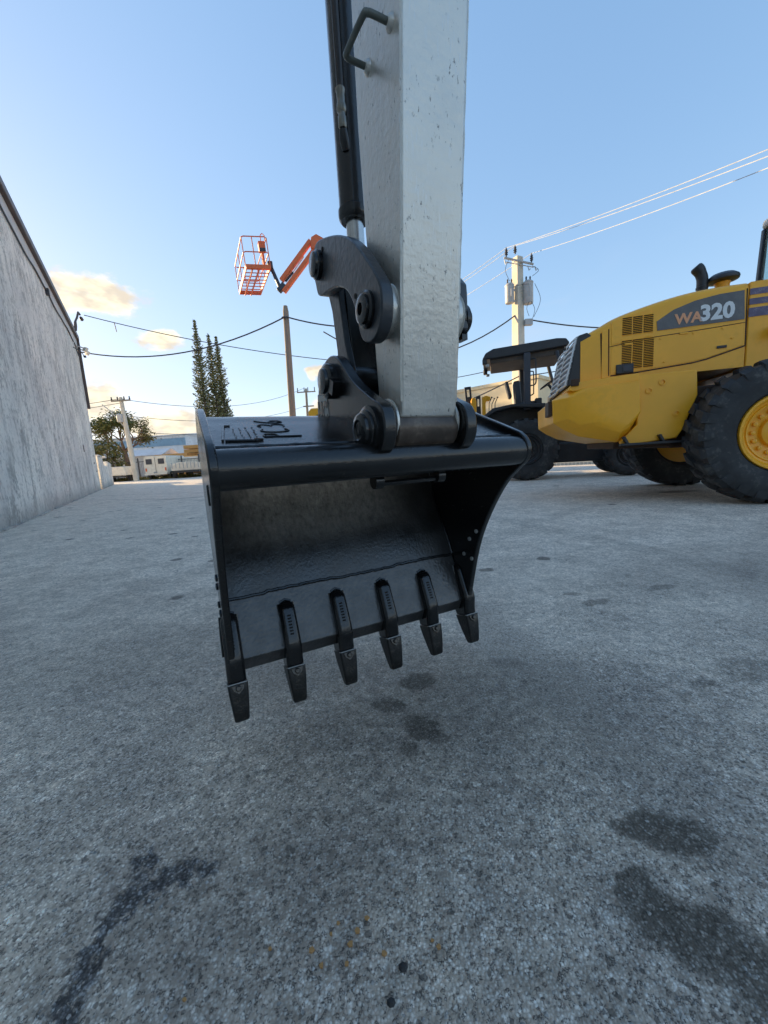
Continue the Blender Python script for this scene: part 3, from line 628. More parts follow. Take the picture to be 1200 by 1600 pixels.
        m = MB(); m.tube([P(-.004, -.018, .003), P(-.012, 0, .003), P(-.004, .018, .003)] , .005, 6); m.tube([P(.0, -.024, .003), P(.06, -.027, .003), P(.118, -.028, .003)], .0045, 6); m.tube([P(.0, .024, .003), P(.06, .027, .003), P(.118, .028, .003)], .0045, 6); m.build('adapter_weld', 'gloss', sh)
        e = .0085
        for j in range(7):
            s_ = .040 + j * .0095
            hh_ = .034 + (s_ - .022) * .129
            m = MB(); m.box(P(s_, 0, hh_), (.011, .0035, .0045), None)
            q = m.build('cast_letter', 'gloss', sh)
MT['lip'] = paint('lip_worn_paint', (.040, .040, .041), .32, .25, var=.35, scale=16, bscale=90, bstr=.35, dirtamt=.5, dirt=(.075, .066, .055), spec=1.)
MT['toothtip'] = paint('tooth_tip_worn', (.014, .0135, .013), .42, .2, var=.3, scale=25, bscale=150, bstr=.35, dirtamt=.5, dirt=(.10, .08, .06))
build_bucket()

# ================================================================ WHEEL LOADER
LRZ = math.atan2(-.2741, .9617)
def tyre_mesh(Rr, w, rim, lug_n, lug_h, ax=(0, 1, 0)):
    m = MB(); hw = w / 2
    prof = [(rim, -hw * .72), (rim + .03, -hw * .80), (rim + .05, -hw * .92), (rim + (Rr - rim) * .35, -hw * 1.0), (rim + (Rr - rim) * .60, -hw * 1.0), (Rr - .10, -hw * .95), (Rr - .055, -hw * .90), (Rr - lug_h, -hw * .74), (Rr - lug_h * .8, 0), (Rr - lug_h, hw * .74), (Rr - .055, hw * .90), (Rr - .10, hw * .95), (rim + (Rr - rim) * .60, hw), (rim + (Rr - rim) * .35, hw), (rim + .05, hw * .92), (rim, hw * .72)]
    m.lathe(prof, (0, 0, 0), ax, 64, cap=False)
    return m
def lug(m, Rr, w, ang, side, span, lug_h, skew):
    hw = w / 2
    def P(r, a, y): return (r * math.cos(a), y, r * math.sin(a))
    y0, y1, y2 = .02 * side, hw * .80 * side, hw * .985 * side
    a = ang; s = span
    secs = []
    for y, r0, r1, sh, k in ((y0, Rr - lug_h * 1.1, Rr, skew, .55), (y1, Rr - lug_h * 1.2, Rr - .008, 0, 1.), (y2, Rr - .13, Rr - .055, 0, .9), (hw * 1.01 * side, Rr - .15, Rr - .10, 0, .6)):
        a0, a1 = a + sh - s * k / 2, a + sh + s * k / 2
        secs.append([P(r0, a0, y), P(r0, a1, y), P(r1, a1 - s * .06, y), P(r1, a0 + s * .06, y)])
    m.loft(secs)
def build_wheel(parent, x, y, z, Rr, w, rim, n, lug_h, rim_mat, face=-1, skew=.10, spanf=.66):
    m = tyre_mesh(Rr, w, rim, n, lug_h)
    for i in range(n):
        for side in (-1, 1):
            lug(m, Rr, w, 2 * math.pi * (i + (.25 if side > 0 else 0)) / n, side, 2 * math.pi / n * spanf, lug_h, skew * side)
    ty = m.build('tyre', 'rubber', parent, bevel=0); ty.location = (x, y, z)
    f = face; hw = w / 2
    r = MB(); r.lathe([(rim * 1.0, -f * hw * .6), (rim * 1.06, f * hw * .82), (rim * 1.04, f * hw * .90), (rim * .98, f * hw * .90), (rim * .93, f * hw * .80), (rim * .90, f * hw * .66), (rim * .84, f * hw * .62), (rim * .82, f * hw * .66), (rim * .78, f * hw * .64), (rim * .74, f * hw * .42), (rim * .45, f * hw * .36), (rim * .42, f * hw * .52), (rim * .30, f * hw * .60), (0.001, f * hw * .62)], (0, 0, 0), (0, 1, 0), 48)
    ro = r.build('rim', rim_mat, parent); ro.location = (x, y, z)
    b = MB(); b.lathe([(.026, 0), (.026, .028), (.018, .032), (0.001, .033)], (0, 0, 0), (0, f, 0), 6); b0 = None
    for i in range(16):
        a = 2 * math.pi * i / 16; pos = (rim * .60 * math.cos(a), f * hw * .385, rim * .60 * math.sin(a))
        if b0 is None: b0 = b.build('wheel_nut', rim_mat, ro); b0.location = pos
        else: inst(b0, ro, pos)
    return ty, ro

def build_loader():
    t = thing('wheel_loader', 'big yellow wheel loader with WA320 lettering parked at the right edge', 'loader', (4.41, 4.42, 0), LRZ)
    HY0, HY1 = .40, 1.90      # hood sides
    HC = (HY0 + HY1) / 2
    build_wheel(t, .05, 0, .80, .81, .50, .405, 24, .055, 'yellow', -1)
    build_wheel(t, .05, 2.3, .80, .81, .50, .405, 24, .055, 'yellow', 1)
    build_wheel(t, 3.05, 0, .80, .81, .50, .405, 24, .055, 'yellow', -1)
    build_wheel(t, 3.05, 2.3, .80, .81, .50, .405, 24, .055, 'yellow', 1)
    # hood: sides follow the sweeping top line, shoulders rounded
    line = [(-1.86, 2.19), (-1.66, 2.28), (-1.46, 2.375), (-1.18, 2.455), (-.84, 2.527), (-.57, 2.562), (-.32, 2.574), (-.06, 2.572)]
    line = spline(line, 4)
    secs = []
    for x, z in line:
        zb = 1.60
        pr = [(HY0, zb), (HY0, z - .10), (HY0 + .012, z - .05), (HY0 + .04, z - .015), (HY0 + .09, z + .005), (HC, z + .03), (HY1 - .09, z + .005), (HY1 - .04, z - .015), (HY1 - .012, z - .05), (HY1, z - .10), (HY1, zb)]
        secs.append([(x, y, zz) for y, zz in pr])
    m = MB(); m.loft(secs); hood = m.build('hood', 'yellow', t, ang=30)
    # panel seams: recessed dark grooves modelled as thin strips set in the skin
    def seam(pts, y=HY0, r=.007):
        q = MB(); q.tube([(x, y + .001, z) for x, z in pts], r, 6); q.build('panel_seam', 'seam', hood)
    seam([(-1.52, 1.66), (-1.53, 2.24)]); seam([(-1.60, 1.66), (-1.62, 2.20)], r=.010)
    seam([(-1.52, 2.02), (-1.10, 2.07), (-.55, 2.09), (-.075, 2.112)], r=.005); seam([(-.075, 2.49), (-.06, 1.845)]); seam([(-.06, 1.845), (-.45, 1.735), (-.60, 1.71), (-1.2, 1.665), (-1.5, 1.655)], r=.009)
    p = MB(); p.box((-1.575, HY0 - .004, 1.93), (.07, .012, .60)); p.build('hood_pillar', 'yellow', hood, bevel=.005)
    # raised engine door
    d = MB(); d.prism([(-1.50, 2.325), (-1.30, 2.375), (-1.06, 2.425), (-1.05, 2.09), (-1.50, 2.04)], HY0 - .006, HY0 + .01, XZ); d.build('vent_panel', 'yellow', hood, bevel=.004)
    d = MB(); d.prism([(-1.50, 2.00), (-1.05, 2.055), (-.60, 2.075), (-.09, 2.095), (-.075, 1.855), (-.45, 1.748), (-.62, 1.724), (-1.2, 1.68), (-1.50, 1.668)], HY0 - .006, HY0 + .01, XZ); d.build('engine_door', 'yellow', hood, bevel=.004)
    # vent slots: dark backing with a frame of slats
    sl = None
    def vents(x0, x1, z0, z1, rows):
        nonlocal sl
        w = (x1 - x0 - .03) / 3
        for c in range(3):
            xa = x0 + c * (w + .015)
            q = MB(); q.box((xa + w / 2, HY0 - .003, (z0 + z1) / 2), (w, .012, z1 - z0)); q.build('vent_opening', 'slot', hood)
            for r_ in range(rows + 1):
                z = z0 + (z1 - z0) * r_ / rows
                if sl is None:
                    q = MB(); q.box((0, 0, 0), (1, .008, .0065), Matrix.Rotation(.5, 3, 'X')); sl = q.build('vent_slat', 'yellow', hood); sl.scale = (w, 1, 1); sl.location = (xa + w / 2, HY0 - .012, z)
                else: inst(sl, hood, (xa + w / 2, HY0 - .010, z), scl=(w, 1, 1))
    vents(-1.375, -1.035, 2.14, 2.352, 10); vents(-1.375, -1.02, 1.72, 2.075, 17)
    q = MB(); q.box((-1.34, HY0 - .008, 1.725), (.20, .035, .118)); lb = q.build('side_lamp', 'black_metal', hood, bevel=.008)
    q = MB(); q.box((-1.315, HY0 - .028, 1.725), (.10, .01, .075)); q.build('lamp_lens', 'dark_frame', lb, bevel=.004)
    # lettering panel
    pan = [(-.995, 2.255), (-.985, 2.145), (-.085, 2.150), (-.105, 2.475), (-.35, 2.470), (-.60, 2.435), (-.82, 2.365)]
    q = MB(); q.prism(pan, HY0 - .008, HY0 + .01, XZ); q.build('name_panel', 'decal_grey', hood)
    Mx = lambda x, z: Matrix.Translation((x, HY0 - .0105, z)) @ Matrix.Rotation(R(90), 4, 'X')
    text('name_letters', 'WA', .165, 'decal_salmon', hood, Mx(-.80, 2.19), extrude=.002, bold=.006, xs=1.0)
    text('name_numbers', '320', .245, 'decal_white', hood, Mx(-.545, 2.195), extrude=.002, bold=.010, xs=.96)
    for x, z in ((-.95, 2.045), (-.60, 2.06), (-.30, 2.075), (-.90, 1.76), (-.20, 1.95), (-1.45, 1.70)):
        q = MB(); q.lathe([(.014, 0), (.014, .006), (.008, .010), (.001, .010)], (x, HY0 - .004, z), (0, -1, 0), 10); q.build('panel_bolt', 'yellow', hood)
    q = MB(); q.box((-.30, HY0 - .012, 1.86), (.10, .016, .03)); q.build('door_latch', 'black_metal', hood, bevel=.004)
    for x in (-1.30, -.70):
        q = MB(); q.box((x, HY0 - .010, 2.028 if x < -1 else 2.072), (.09, .012, .022)); q.build('door_hinge', 'yellow', hood, bevel=.003)
    # rear grille, black housing with pale slats on the raked back
    q = MB(); q.prism([(-2.02, 1.58), (-1.885, 2.215), (-1.78, 2.24), (-1.655, 2.13), (-1.725, 1.78), (-1.82, 1.66), (-1.84, 1.60)], HY0 + .01, HY1 - .01, XZ); gl = q.build('grille_housing', 'black_metal', t, bevel=.01)
    a, c = Vector((-2.03, 0, 1.60)), Vector((-1.895, 0, 2.20)); sl2 = None
    for i in range(9):
        p = a.lerp(c, i / 8)
        for k in range(2):
            w = (HY1 - HY0 - .08) / 2; y = HY0 + .03 + w / 2 + k * (w + .02)
            if sl2 is None:
                q = MB(); q.tube([(0, -w / 2, 0), (-.035, -w / 4, -.012), (-.045, 0, -.018), (-.035, w / 4, -.012), (0, w / 2, 0)], .013, 6); sl2 = q.build('grille_slat', 'decal_white', gl); sl2.location = (p.x, y, p.z)
            else: inst(sl2, gl, (p.x, y, p.z))
    for y in (HY0 + .03, HC, HY1 - .03):
        q = MB(); q.tube([a + Vector((-.01, y, 0)), c + Vector((-.01, y, 0))], .012, 6); q.build('grille_bar', 'decal_white', gl)
    # counterweight bumper
    cy0, cy1 = .14, 2.16
    cw = [(-2.24, 1.40), (-2.04, 1.50), (-1.24, 1.53), (-1.22, 1.10), (-1.32, .86), (-1.43, .79), (-1.92, .90), (-2.10, 1.00), (-2.23, 1.10)]
    secs = []
    for y, k in ((cy0, .0), (cy0 + .001, 0)): pass
    m = MB()
    cen = Vector((-1.6, 0, 1.25))
    def sec(y, inx, inz):
        return [(x + (inx if x < -1.9 else 0), y, z + (inz if z < 1.0 else (0 if z > 1.2 else inz * .3))) for x, z in cw]
    m.loft([sec(cy0, .24, .17), sec(cy0 + .02, .18, .12), sec(cy0 + .16, .02, .0), sec(cy1 - .16, .02, 0), sec(cy1 - .02, .18, .12), sec(cy1, .24, .17)])
    cwt = m.build('counterweight', 'yellow', t, bevel=.02, seg=3, ang=25)
    q = MB(); q.prism([(-2.05, 1.50), (-1.98, 1.585), (-1.24, 1.625), (-1.22, 1.53), (-1.98, 1.475)], cy0 + .05, cy1 - .05, XZ); q.build('ledge', 'yellow', cwt, bevel=.012)
    q = MB(); q.box((-2.235, .50, 1.30), (.06, .34, .20)); q.build('lamp_recess', 'seam', cwt, bevel=.01)
    q = MB(); q.box((-1.97, cy0 + .02, 1.585), (.10, .02, .09)); q.build('reflector', 'seam', cwt, bevel=.01)
    # frame plate behind the bumper with lifting holes
    q = MB(); q.prism([(-1.25, 1.60), (-.62, 1.60), (-.60, 1.30), (-.74, .90), (-.80, .80), (-1.40, .74), (-1.42, .80), (-1.24, 1.0)], .20, .30, XZ); fp = q.build('rear_frame', 'yellow', t, bevel=.012)
    for x, z in ((-1.12, 1.40), (-.98, 1.49), (-.82, 1.10)):
        q = MB(); q.lathe([(.036, 0), (.040, .012), (.026, .014), (.024, -.0), (0.001, .001)], (x, .20, z), (0, -1, 0), 16); q.build('frame_boss', 'yellow', fp)
    q = MB(); q.box((-1.06, .17, .755), (.75, .09, .03)); q.box((-1.37, .17, .80), (.03, .08, .13), Matrix.Rotation(-.5, 3, 'Y')); q.box((-.98, .17, .81), (.03, .08, .10), Matrix.Rotation(-.5, 3, 'Y')); q.build('step', 'black_metal', t, bevel=.006)
    q = MB(); q.box((.2, HC, 1.05), (2.0, 1.5, .75)); q.box((-1.0, HC, .95), (.9, 1.5, .5)); q.build('chassis', 'seam', t, bevel=.02)
    q = MB(); q.lathe([(.14, -.9), (.14, .9)], (.05, HC, .80), (0, 1, 0), 16); q.build('axle', 'yellow', t)
    q = MB(); q.box((3.0, HC, 1.15), (2.2, 1.0, .8)); q.box((3.6, HC, 1.7), (1.2, .9, .6)); q.build('front_frame', 'yellow', t, bevel=.04)
    # fuel tank and cab base beside the hood, violet stripes
    q = MB(); q.prism([(-.05, 1.58), (-.05, 2.56), (.25, 2.56), (2.6, 2.45), (2.6, 1.2), (.75, 1.2), (.70, 1.58)], HY0 - .004, HY1, XZ); cb = q.build('cab_base', 'yellow', t, bevel=.012)
    for z in (2.445, 2.335, 2.215):
        q = MB(); q.box((.30, HY0 - .007, z), (.70, .008, .068 if z > 2.3 else .10)); q.build('stripe', 'decal_violet', cb)
    q = MB(); q.box((.30, HY0 - .10, 1.98), (.26, .22, .10)); q.build('cab_step', 'yellow', cb, bevel=.01)
    # cab
    y0, y1 = .55, 1.75
    cx = .70
    fr_ = [[(cx - .03, 2.50), (cx + .02, 3.62), (cx + .09, 3.62), (cx + .05, 2.50)], [(cx + .80, 2.45), (cx + .82, 3.62), (cx + .89, 3.62), (cx + .88, 2.45)], [(cx + 1.85, 2.4), (cx + 1.60, 3.62), (cx + 1.67, 3.62), (cx + 1.93, 2.4)]]
    cbf = None
    for pl in fr_:
        for ya in (y0, y1 - .06):
            q = MB(); q.prism(pl, ya, ya + .06, XZ); o_ = q.build('cab_post', 'dark_frame', t, bevel=.01); cbf = cbf or o_
    q = MB(); q.box((cx + .87, (y0 + y1) / 2, 3.68), (1.7, 1.22, .12)); q.build('cab_roof', 'grey_plastic', t, bevel=.04)
    q = MB(); q.box((cx + .44, y0 + .03, 3.05), (.74, .012, 1.08)); q.build('side_pane', 'glass', t)
    q = MB(); q.box((cx + 1.25, y0 + .03, 3.05), (.76, .012, 1.08)); q.build('side_pane', 'glass', t)
    q = MB(); q.box((cx + .03, HC, 3.06), (.012, 1.06, 1.08), Matrix.Rotation(.045, 3, 'Y')); q.build('rear_pane', 'glass', t)
    q = MB(); q.box((1.5, HC, 2.72), (.5, .5, .12)); q.box((1.3, HC, 3.0), (.12, .48, .55)); q.build('operator_seat', 'black_metal', t, bevel=.03)
    # exhaust stack and air pre-cleaner on the hood
    q = MB(); sp = spline([(-.335, .86, 2.55), (-.335, .86, 2.78), (-.345, .86, 2.85), (-.375, .86, 2.92), (-.42, .86, 2.98)], 4); q.tube(sp, [.062] * (len(sp) - 6) + [.065, .068, .070, .070, .066, .05], 18); ex = q.build('exhaust', 'black_metal', t)
    q = MB(); q.lathe([(.068, 0), (.068, .02), (.06, .024)], (-.335, .86, 2.70), (0, 0, 1), 18); q.build('clamp', 'black_metal', ex)
    q = MB(); q.lathe([(.075, 2.55), (.075, 2.70), (.088, 2.74)], (-.115, .86, 0), (0, 0, 1), 20); pc = q.build('intake_neck', 'yellow', t)
    q = MB(); q.lathe([(.10, 2.735), (.165, 2.755), (.172, 2.775), (.165, 2.80), (.12, 2.835), (.05, 2.85), (0.001, 2.852)], (-.115, .86, 0), (0, 0, 1), 24); q.build('intake_cap', 'dark_frame', pc)
MT['seam'] = paint('seam_dark', (.05, .022, .008), .7, bstr=0)
build_loader()

# ================================================================ TRACTOR WITH CANOPY
def build_tractor():
    t = thing('tractor', 'dark open tractor with flat black canopy roof parked behind the yellow loader', 'tractor', (3.56, 9.49, 0), LRZ)
    build_wheel(t, 0, 0, .745, .75, .44, .34, 20, .05, 'black_metal', -1, skew=.16, spanf=.5)
    build_wheel(t, 0, 1.6, .745, .75, .44, .34, 20, .05, 'black_metal', 1, skew=.16, spanf=.5)
    build_wheel(t, 2.30, 1.5, .50, .50, .34, .24, 18, .04, 'black_metal', 1, skew=.16, spanf=.5)
    build_wheel(t, 2.25, .15, .50, .50, .34, .24, 18, .04, 'black_metal', -1, skew=.16, spanf=.5)
    for y0, y1 in ((-.24, .30), (1.30, 1.84)):
        o = [(-1.08, 1.47), (-1.04, 1.57), (-.76, 1.775), (-.31, 1.835), (.42, 1.79), (.62, 1.42), (.56, 1.40), (.38, 1.70), (-.30, 1.77), (-.70, 1.70), (-1.0, 1.52)]
        q = MB(); q.prism(o, y0, y1, XZ); f = q.build('fender', 'black_metal', t, bevel=.012)
        ys = y1 - .03 if y0 < 0 else y0
        q = MB(); q.prism([(-1.05, 1.5), (-.74, 1.72), (-.31, 1.79), (.40, 1.74), (.60, 1.41), (.5, 1.0), (-.7, 1.0)], ys, ys + .03, XZ); q.build('fender_side', 'black_metal', f)
    # canopy
    secs = []
    y0, y1 = .02, 1.58
    q = MB(); q.prism([(-.98, 2.98), (-.90, 3.12), (-.72, 3.20), (.70, 3.255), (.90, 3.23), (.98, 3.12), (.92, 3.05), (-.6, 2.97)], y0, y1, XZ); rf = q.build('roof', 'black_metal', t, bevel=.03, seg=3)
    q = MB(); q.prism([(-.78, 2.88), (-.80, 2.985), (.88, 3.06), (.86, 2.90)], y0 + .10, y1 - .10, XZ); q.build('roof_lining', 'lining', rf, bevel=.01)
    for y in (.12, 1.42):
        q = MB(); q.box((-.92, y, 2.93), (.10, .16, .13)); w = q.build('work_lamp', 'black_metal', rf, bevel=.015)
        q = MB(); q.box((-.975, y, 2.93), (.01, .13, .10)); q.build('lens', 'lens', w)
        q = MB(); q.box((-.86, y, 2.84), (.09, .10, .06)); q.build('lamp_bracket', 'grey_plastic', w, bevel=.01)
    q = MB(); q.box((.92, .06, 2.93), (.10, .16, .16)); q.build('front_lamp', 'black_metal', rf, bevel=.02)
    for y in (.05, 1.52):
        q = MB(); q.box((.05, y, 2.35), (.15, .11, 1.32)); po = q.build('roof_post', 'dark_frame', t, bevel=.015)
        q = MB(); q.tube(spline([(.13, y, 2.86), (.20, y - .02, 2.86), (.235, y - .03, 2.82), (.245, y - .03, 2.45), (.23, y - .03, 2.28), (.12, y, 2.25)], 4), .016, 8); q.build('grab_rail', 'black_metal', po)
        q = MB(); q.tube(spline([(.12, y, 2.58), (.17, y - .02, 2.57), (.19, y - .03, 2.52), (.19, y - .03, 2.1), (.18, y - .02, 2.05), (.12, y, 2.02)], 4), .014, 8); q.build('grab_rail', 'black_metal', po)
        q = MB(); q.tube([(.70, y, 2.97), (.93, y, 2.05)], .045, 8); q.build('front_post', 'dark_frame', t)
    # seat, wheel, dash
    q = MB(); q.box((-.14, .72, 2.16), (.16, .50, .62), Matrix.Rotation(-.08, 3, 'Y')); q.box((.10, .72, 1.88), (.5, .5, .13)); q.build('seat', 'dark_frame', t, bevel=.04, seg=3)
    q = MB(); q.box((-.36, .72, 2.28), (.08, .40, .42), Matrix.Rotation(-.25, 3, 'Y')); q.build('seat_head', 'dark_frame', t, bevel=.03)
    ctr = Vector((.60, .72, 2.35)); axs = Vector((-.55, 0, .83)).normalized(); e1 = Vector((0, 1, 0)); e2 = axs.cross(e1)
    q = MB(); q.tube([ctr + (e1 * math.cos(2 * math.pi * i / 24) + e2 * math.sin(2 * math.pi * i / 24)) * .21 for i in range(24)], .018, 8, closed=True); sw = q.build('steering_wheel', 'black_metal', t)
    for k in range(3):
        a = 2 * math.pi * k / 3; q = MB(); q.tube([ctr - axs * .03, ctr + (e1 * math.cos(a) + e2 * math.sin(a)) * .2], .014, 6); q.build('spoke', 'black_metal', sw)
    q = MB(); q.tube([ctr - axs * .02, ctr - axs * .45], .035, 8); q.build('steering_column', 'black_metal', t)
    q = MB(); q.prism([(.62, 1.78), (.62, 2.05), (.80, 2.22), (.95, 2.18), (1.0, 1.78)], .45, 1.05, XZ); q.build('dashboard', 'black_metal', t, bevel=.03)
    q = MB(); q.box((.34, .45, 1.88), (.16, .16, .22)); q.build('console', 'black_metal', t, bevel=.03)
    for i, (x, y) in enumerate(((-.85, .65), (-.70, .75), (-.78, .95))):
        q = MB(); q.tube([(x, y, 1.78), (x + .01, y, 2.0), (x + .07, y, 2.13)], .012, 6); q.lathe([(.0, -.02), (.028, 0), (.0, .03)], (x + .075, y, 2.14), (.3, 0, 1), 8); q.build('lever', 'black_metal', t)
    q = MB(); q.box((0, .8, 1.70), (1.5, 1.0, .14)); q.build('platform', 'black_metal', t, bevel=.02)
    q = MB(); q.box((.3, .8, .95), (1.9, .75, .6)); q.box((1.4, .8, .62), (2.2, .8, .50)); q.build('chassis', 'black_metal', t, bevel=.04)
    q = MB(); q.prism([(.95, 1.0), (.95, 1.78), (2.5, 1.62), (2.75, 1.45), (2.75, .9), (1.2, .85)], .40, 1.20, XZ); q.build('engine_hood', 'black_metal', t, bevel=.05)
    q = MB(); q.box((2.28, .82, .5), (.25, 1.3, .2)); q.box((0, .8, .745), (.3, 1.4, .3)); q.build('axle', 'black_metal', t, bevel=.02)
MT['lining'] = paint('canopy_lining', (.075, .06, .05), .7, scale=4, dirtamt=.4, dirt=(.16, .12, .08))
build_tractor()

def build_backhoe_attachment():
    t = thing('backhoe_attachment', 'yellow digger attachment with black slotted plates standing behind the tractor', 'machinery', (2.9, 12.0, 0), 0.)
    q = MB(); q.box((0, .35, .25), (1.5, .6, .5)); q.build('base_frame', 'yellow_dull', t, bevel=.04)
    def slot_plate(x0, z0, x1, z1, w, y):
        a = Vector((x0, y, z0)); c = Vector((x1, y, z1)); d = (c - a).normalized(); n = Vector((d.z, 0, -d.x)); L = (c - a).length
        q = MB()
        F = lambda s, k, yy: tuple(a + d * s + n * k + Vector((0, yy, 0)))
        h = w / 2; sw = h * .4
        q.prism([(0, -h), (L, -h), (L, -sw), (0, -sw)], 0, .05, F); q.prism([(0, sw), (L, sw), (L, h), (0, h)], 0, .05, F)
        q.prism([(0, -sw), (L - .30, -sw), (L - .30, sw), (0, sw)], 0, .05, F); q.prism([(L - .08, -sw), (L, -sw), (L, sw), (L - .08, sw)], 0, .05, F)
        q.build('slotted_plate', 'black_metal', t)
    slot_plate(.02, .5, -.13, 2.72, .19, .05); slot_plate(.19, .5, .17, 2.42, .14, .0)
    q = MB(); q.prism([(-.10, .4), (-.07, 2.28), (-.04, 2.36), (.02, 2.38), (.07, 2.34), (.09, 2.26), (.10, .4)], -.10, -.02, XZ); q.build('boom_plate', 'yellow', t, bevel=.02)
    q = MB(); q.prism([(.26, .4), (.28, 2.38), (.40, 2.42), (.52, 2.38), (.54, 2.30), (.48, 2.24), (.42, 2.26), (.38, 2.20), (.42, .4)], -.06, .04, XZ); q.build('hook_plate', 'yellow', t, bevel=.02)
    q = MB(); q.tube([(-.75, .2, .4), (-.55, .15, 1.6), (-.38, .1, 2.1), (-.18, .05, 2.2)], [.12, .12, .11, .09], 10); q.build('swing_arm', 'yellow_dull', t)
    q = MB(); q.prism([(-.62, 1.9), (-.56, 2.16), (-.42, 2.26), (-.30, 2.1), (-.36, 1.9)], -.05, .25, XZ); q.build('cylinder_mount', 'yellow_dull', t, bevel=.02)
build_backhoe_attachment()
def build_small_yellow():
    t = thing('compact_loader', 'yellow machine whose top corner just shows behind the bucket link', 'machinery', (-1.35, 12.2, 0), 0.)
    q = MB(); q.prism([(-.78, .35), (-.80, 2.30), (-.70, 2.40), (.70, 2.40), (.80, 1.4), (.80, .35)], 0, 1.4, XZ); q.build('body', 'yellow', t, bevel=.04, seg=3)
    for x in (-.45, .45):
        build_wheel(t, x, -.15, .38, .38, .28, .2, 14, .03, 'yellow_dull', -1)
        build_wheel(t, x, 1.55, .38, .38, .28, .2, 14, .03, 'yellow_dull', 1)
    q = MB(); q.box((0, -.02, 1.9), (1.1, .06, .6)); q.build('side_window', 'glass', t, bevel=.02)
build_small_yellow()

# ================================================================ BOOM LIFT
def build_boom_lift():
    t = thing('boom_lift', 'orange boom lift with its railed basket raised high against the sky', 'boom lift', (1.0, 11.6, 0), 0.)
    loc = Vector((1.0, 11.6, 0))
    kk = 1.36                      # the lift stands well behind the bucket
    loc = Vector((1.0 * kk, 11.6 * kk, 0)); t.location = loc
    Wd = lambda x, y, z: Vector((x * kk, y * kk, .8 + (z - .8) * kk)) - loc
    bo = Vector((-3.23 * kk, 11 * kk, .8 + 5.14 * kk)); e1 = Vector((.66, 0, -.06)); e2 = Vector((-.43, .9, 0)); e3 = Vector((-.06, .0, 1.0))
    e1.normalize(); e2.normalize(); e3.normalize()
    bw, bd, bh = .66 * kk, 1.75 * kk, 1.06
    B = lambda a, b, c: bo + e1 * a + e2 * b + e3 * c - loc
    def rail(name, pts, r=.019, m='orange', par=t):
        q = MB(); q.tube(pts, r, 8); return q.build(name, m, par)
    def slab(name, a0, a1, b0, b1, c0, c1, m='orange', par=t, bv=.008):
        q = MB(); vs = [B(a, b, c) for c in (c0, c1) for a, b in ((a0, b0), (a1, b0), (a1, b1), (a0, b1))]
        q.add(vs, [(3, 2, 1, 0), (4, 5, 6, 7), (0, 1, 5, 4), (1, 2, 6, 5), (2, 3, 7, 6), (3, 0, 4, 7)]); return q.build(name, m, par, bevel=bv)
    bk = slab('basket', 0, bw, 0, .05, 0, .14)            # near toe board carries the rest of the basket
    slab('toe_board', 0, bw, bd - .05, bd, 0, .16, par=bk); slab('toe_board', 0, .04, .05, bd - .05, 0, .15, par=bk); slab('toe_board', bw - .04, bw, .05, bd - .05, 0, .15, par=bk)
    for i in range(8):
        y = .10 + i * (bd - .2) / 7.5
        slab('floor_slat', .04, bw - .04, y, y + .045, .01, .03, par=bk, bv=.0)
    for x in (.20, .44): slab('floor_beam', x, x + .05, .05, bd - .05, -.05, .008, par=bk)
    for h in (.55, bh):
        c = .07
        pts = [B(c, 0, h), B(bw - c, 0, h), B(bw, c, h), B(bw, bd - c, h), B(bw - c, bd, h), B(c, bd, h), B(0, bd - c, h), B(0, c, h)]
        q = MB(); q.tube(pts, .02, 8, closed=True); q.build('guard_rail', 'orange', bk)
    for a, b_ in ((0, .07), (bw, .07), (0, bd - .07), (bw, bd - .07), (0, bd / 2), (bw, bd / 2), (bw * .4, 0), (bw * .4, bd)):
        rail('rail_post', [B(a, b_, .1), B(a, b_, bh)], .017, par=bk)
    cp = slab('control_panel', bw - .30, bw - .06, .10, .26, .62, .98, par=bk, bv=.02)
    slab('panel_face', bw - .29, bw - .07, .085, .10, .62, .74, m='dark_frame', par=bk)
    slab('panel_bracket', bw - .22, bw - .14, .16, .22, .14, .62, par=bk)
    rail('panel_guard', [B(bw - .20, .12, .98), B(bw - .19, .10, 1.16), B(bw - .12, .10, 1.22), B(bw - .05, .10, 1.15), B(bw - .04, .12, .95)], .015, par=bk)
    # rotator, jib and riser hidden behind the excavator stick
    j0 = Wd(-2.42, 11.2, 5.45); j1 = Wd(-1.42, 11.2, 6.52)
    slab('rotator', bw - .02, bw + .16, .30, .62, .16, .42, m='dark_frame', bv=.03); 
    q = MB(); q.tube([B(bw + .1, .45, .30), j0], .07, 10); q.build('rotator_arm', 'dark_frame', t)
    d = (j1 - j0).normalized(); nx = Vector((-d.z, 0, d.x)); ny = d.cross(nx)
    def beam(name, a, c, w, h, m='orange', off=0.):
        dd = (c - a).normalized(); n1 = Vector((-dd.z, 0, dd.x)).normalized(); n2 = dd.cross(n1); q = MB()
        secs = [[p + n1 * (off + s1 * h / 2) + n2 * (s2 * w / 2) for s1, s2 in ((-1, -1), (1, -1), (1, 1), (-1, 1))] for p in (a, c)]
        q.loft(secs); return q.build(name, m, t, bevel=.01)
    beam('jib_upper', j0 + d * .25, j1, .17, .15, off=.15); beam('jib_lower', j0, j1, .17, .15, off=-.15)
    q = MB(); q.tube([j0 + d * .32 + nx * .02, j0 + d * .75], .038, 10); q.build('jib_cylinder', 'dark_frame', t)
    q = MB(); q.tube([j0 + d * .75, j0 + d * 1.42 + nx * .02], .020, 10); q.build('jib_rod', 'steel', t)
    q = MB(); q.box(j0 + d * .06, (.18, .20, .34), Matrix.Rotation(.8, 3, 'Y')); q.build('jib_foot', 'dark_frame', t, bevel=.03)
    k = Wd(-1.25, 11.3, 6.36); e = Wd(.95, 11.6, 2.4)
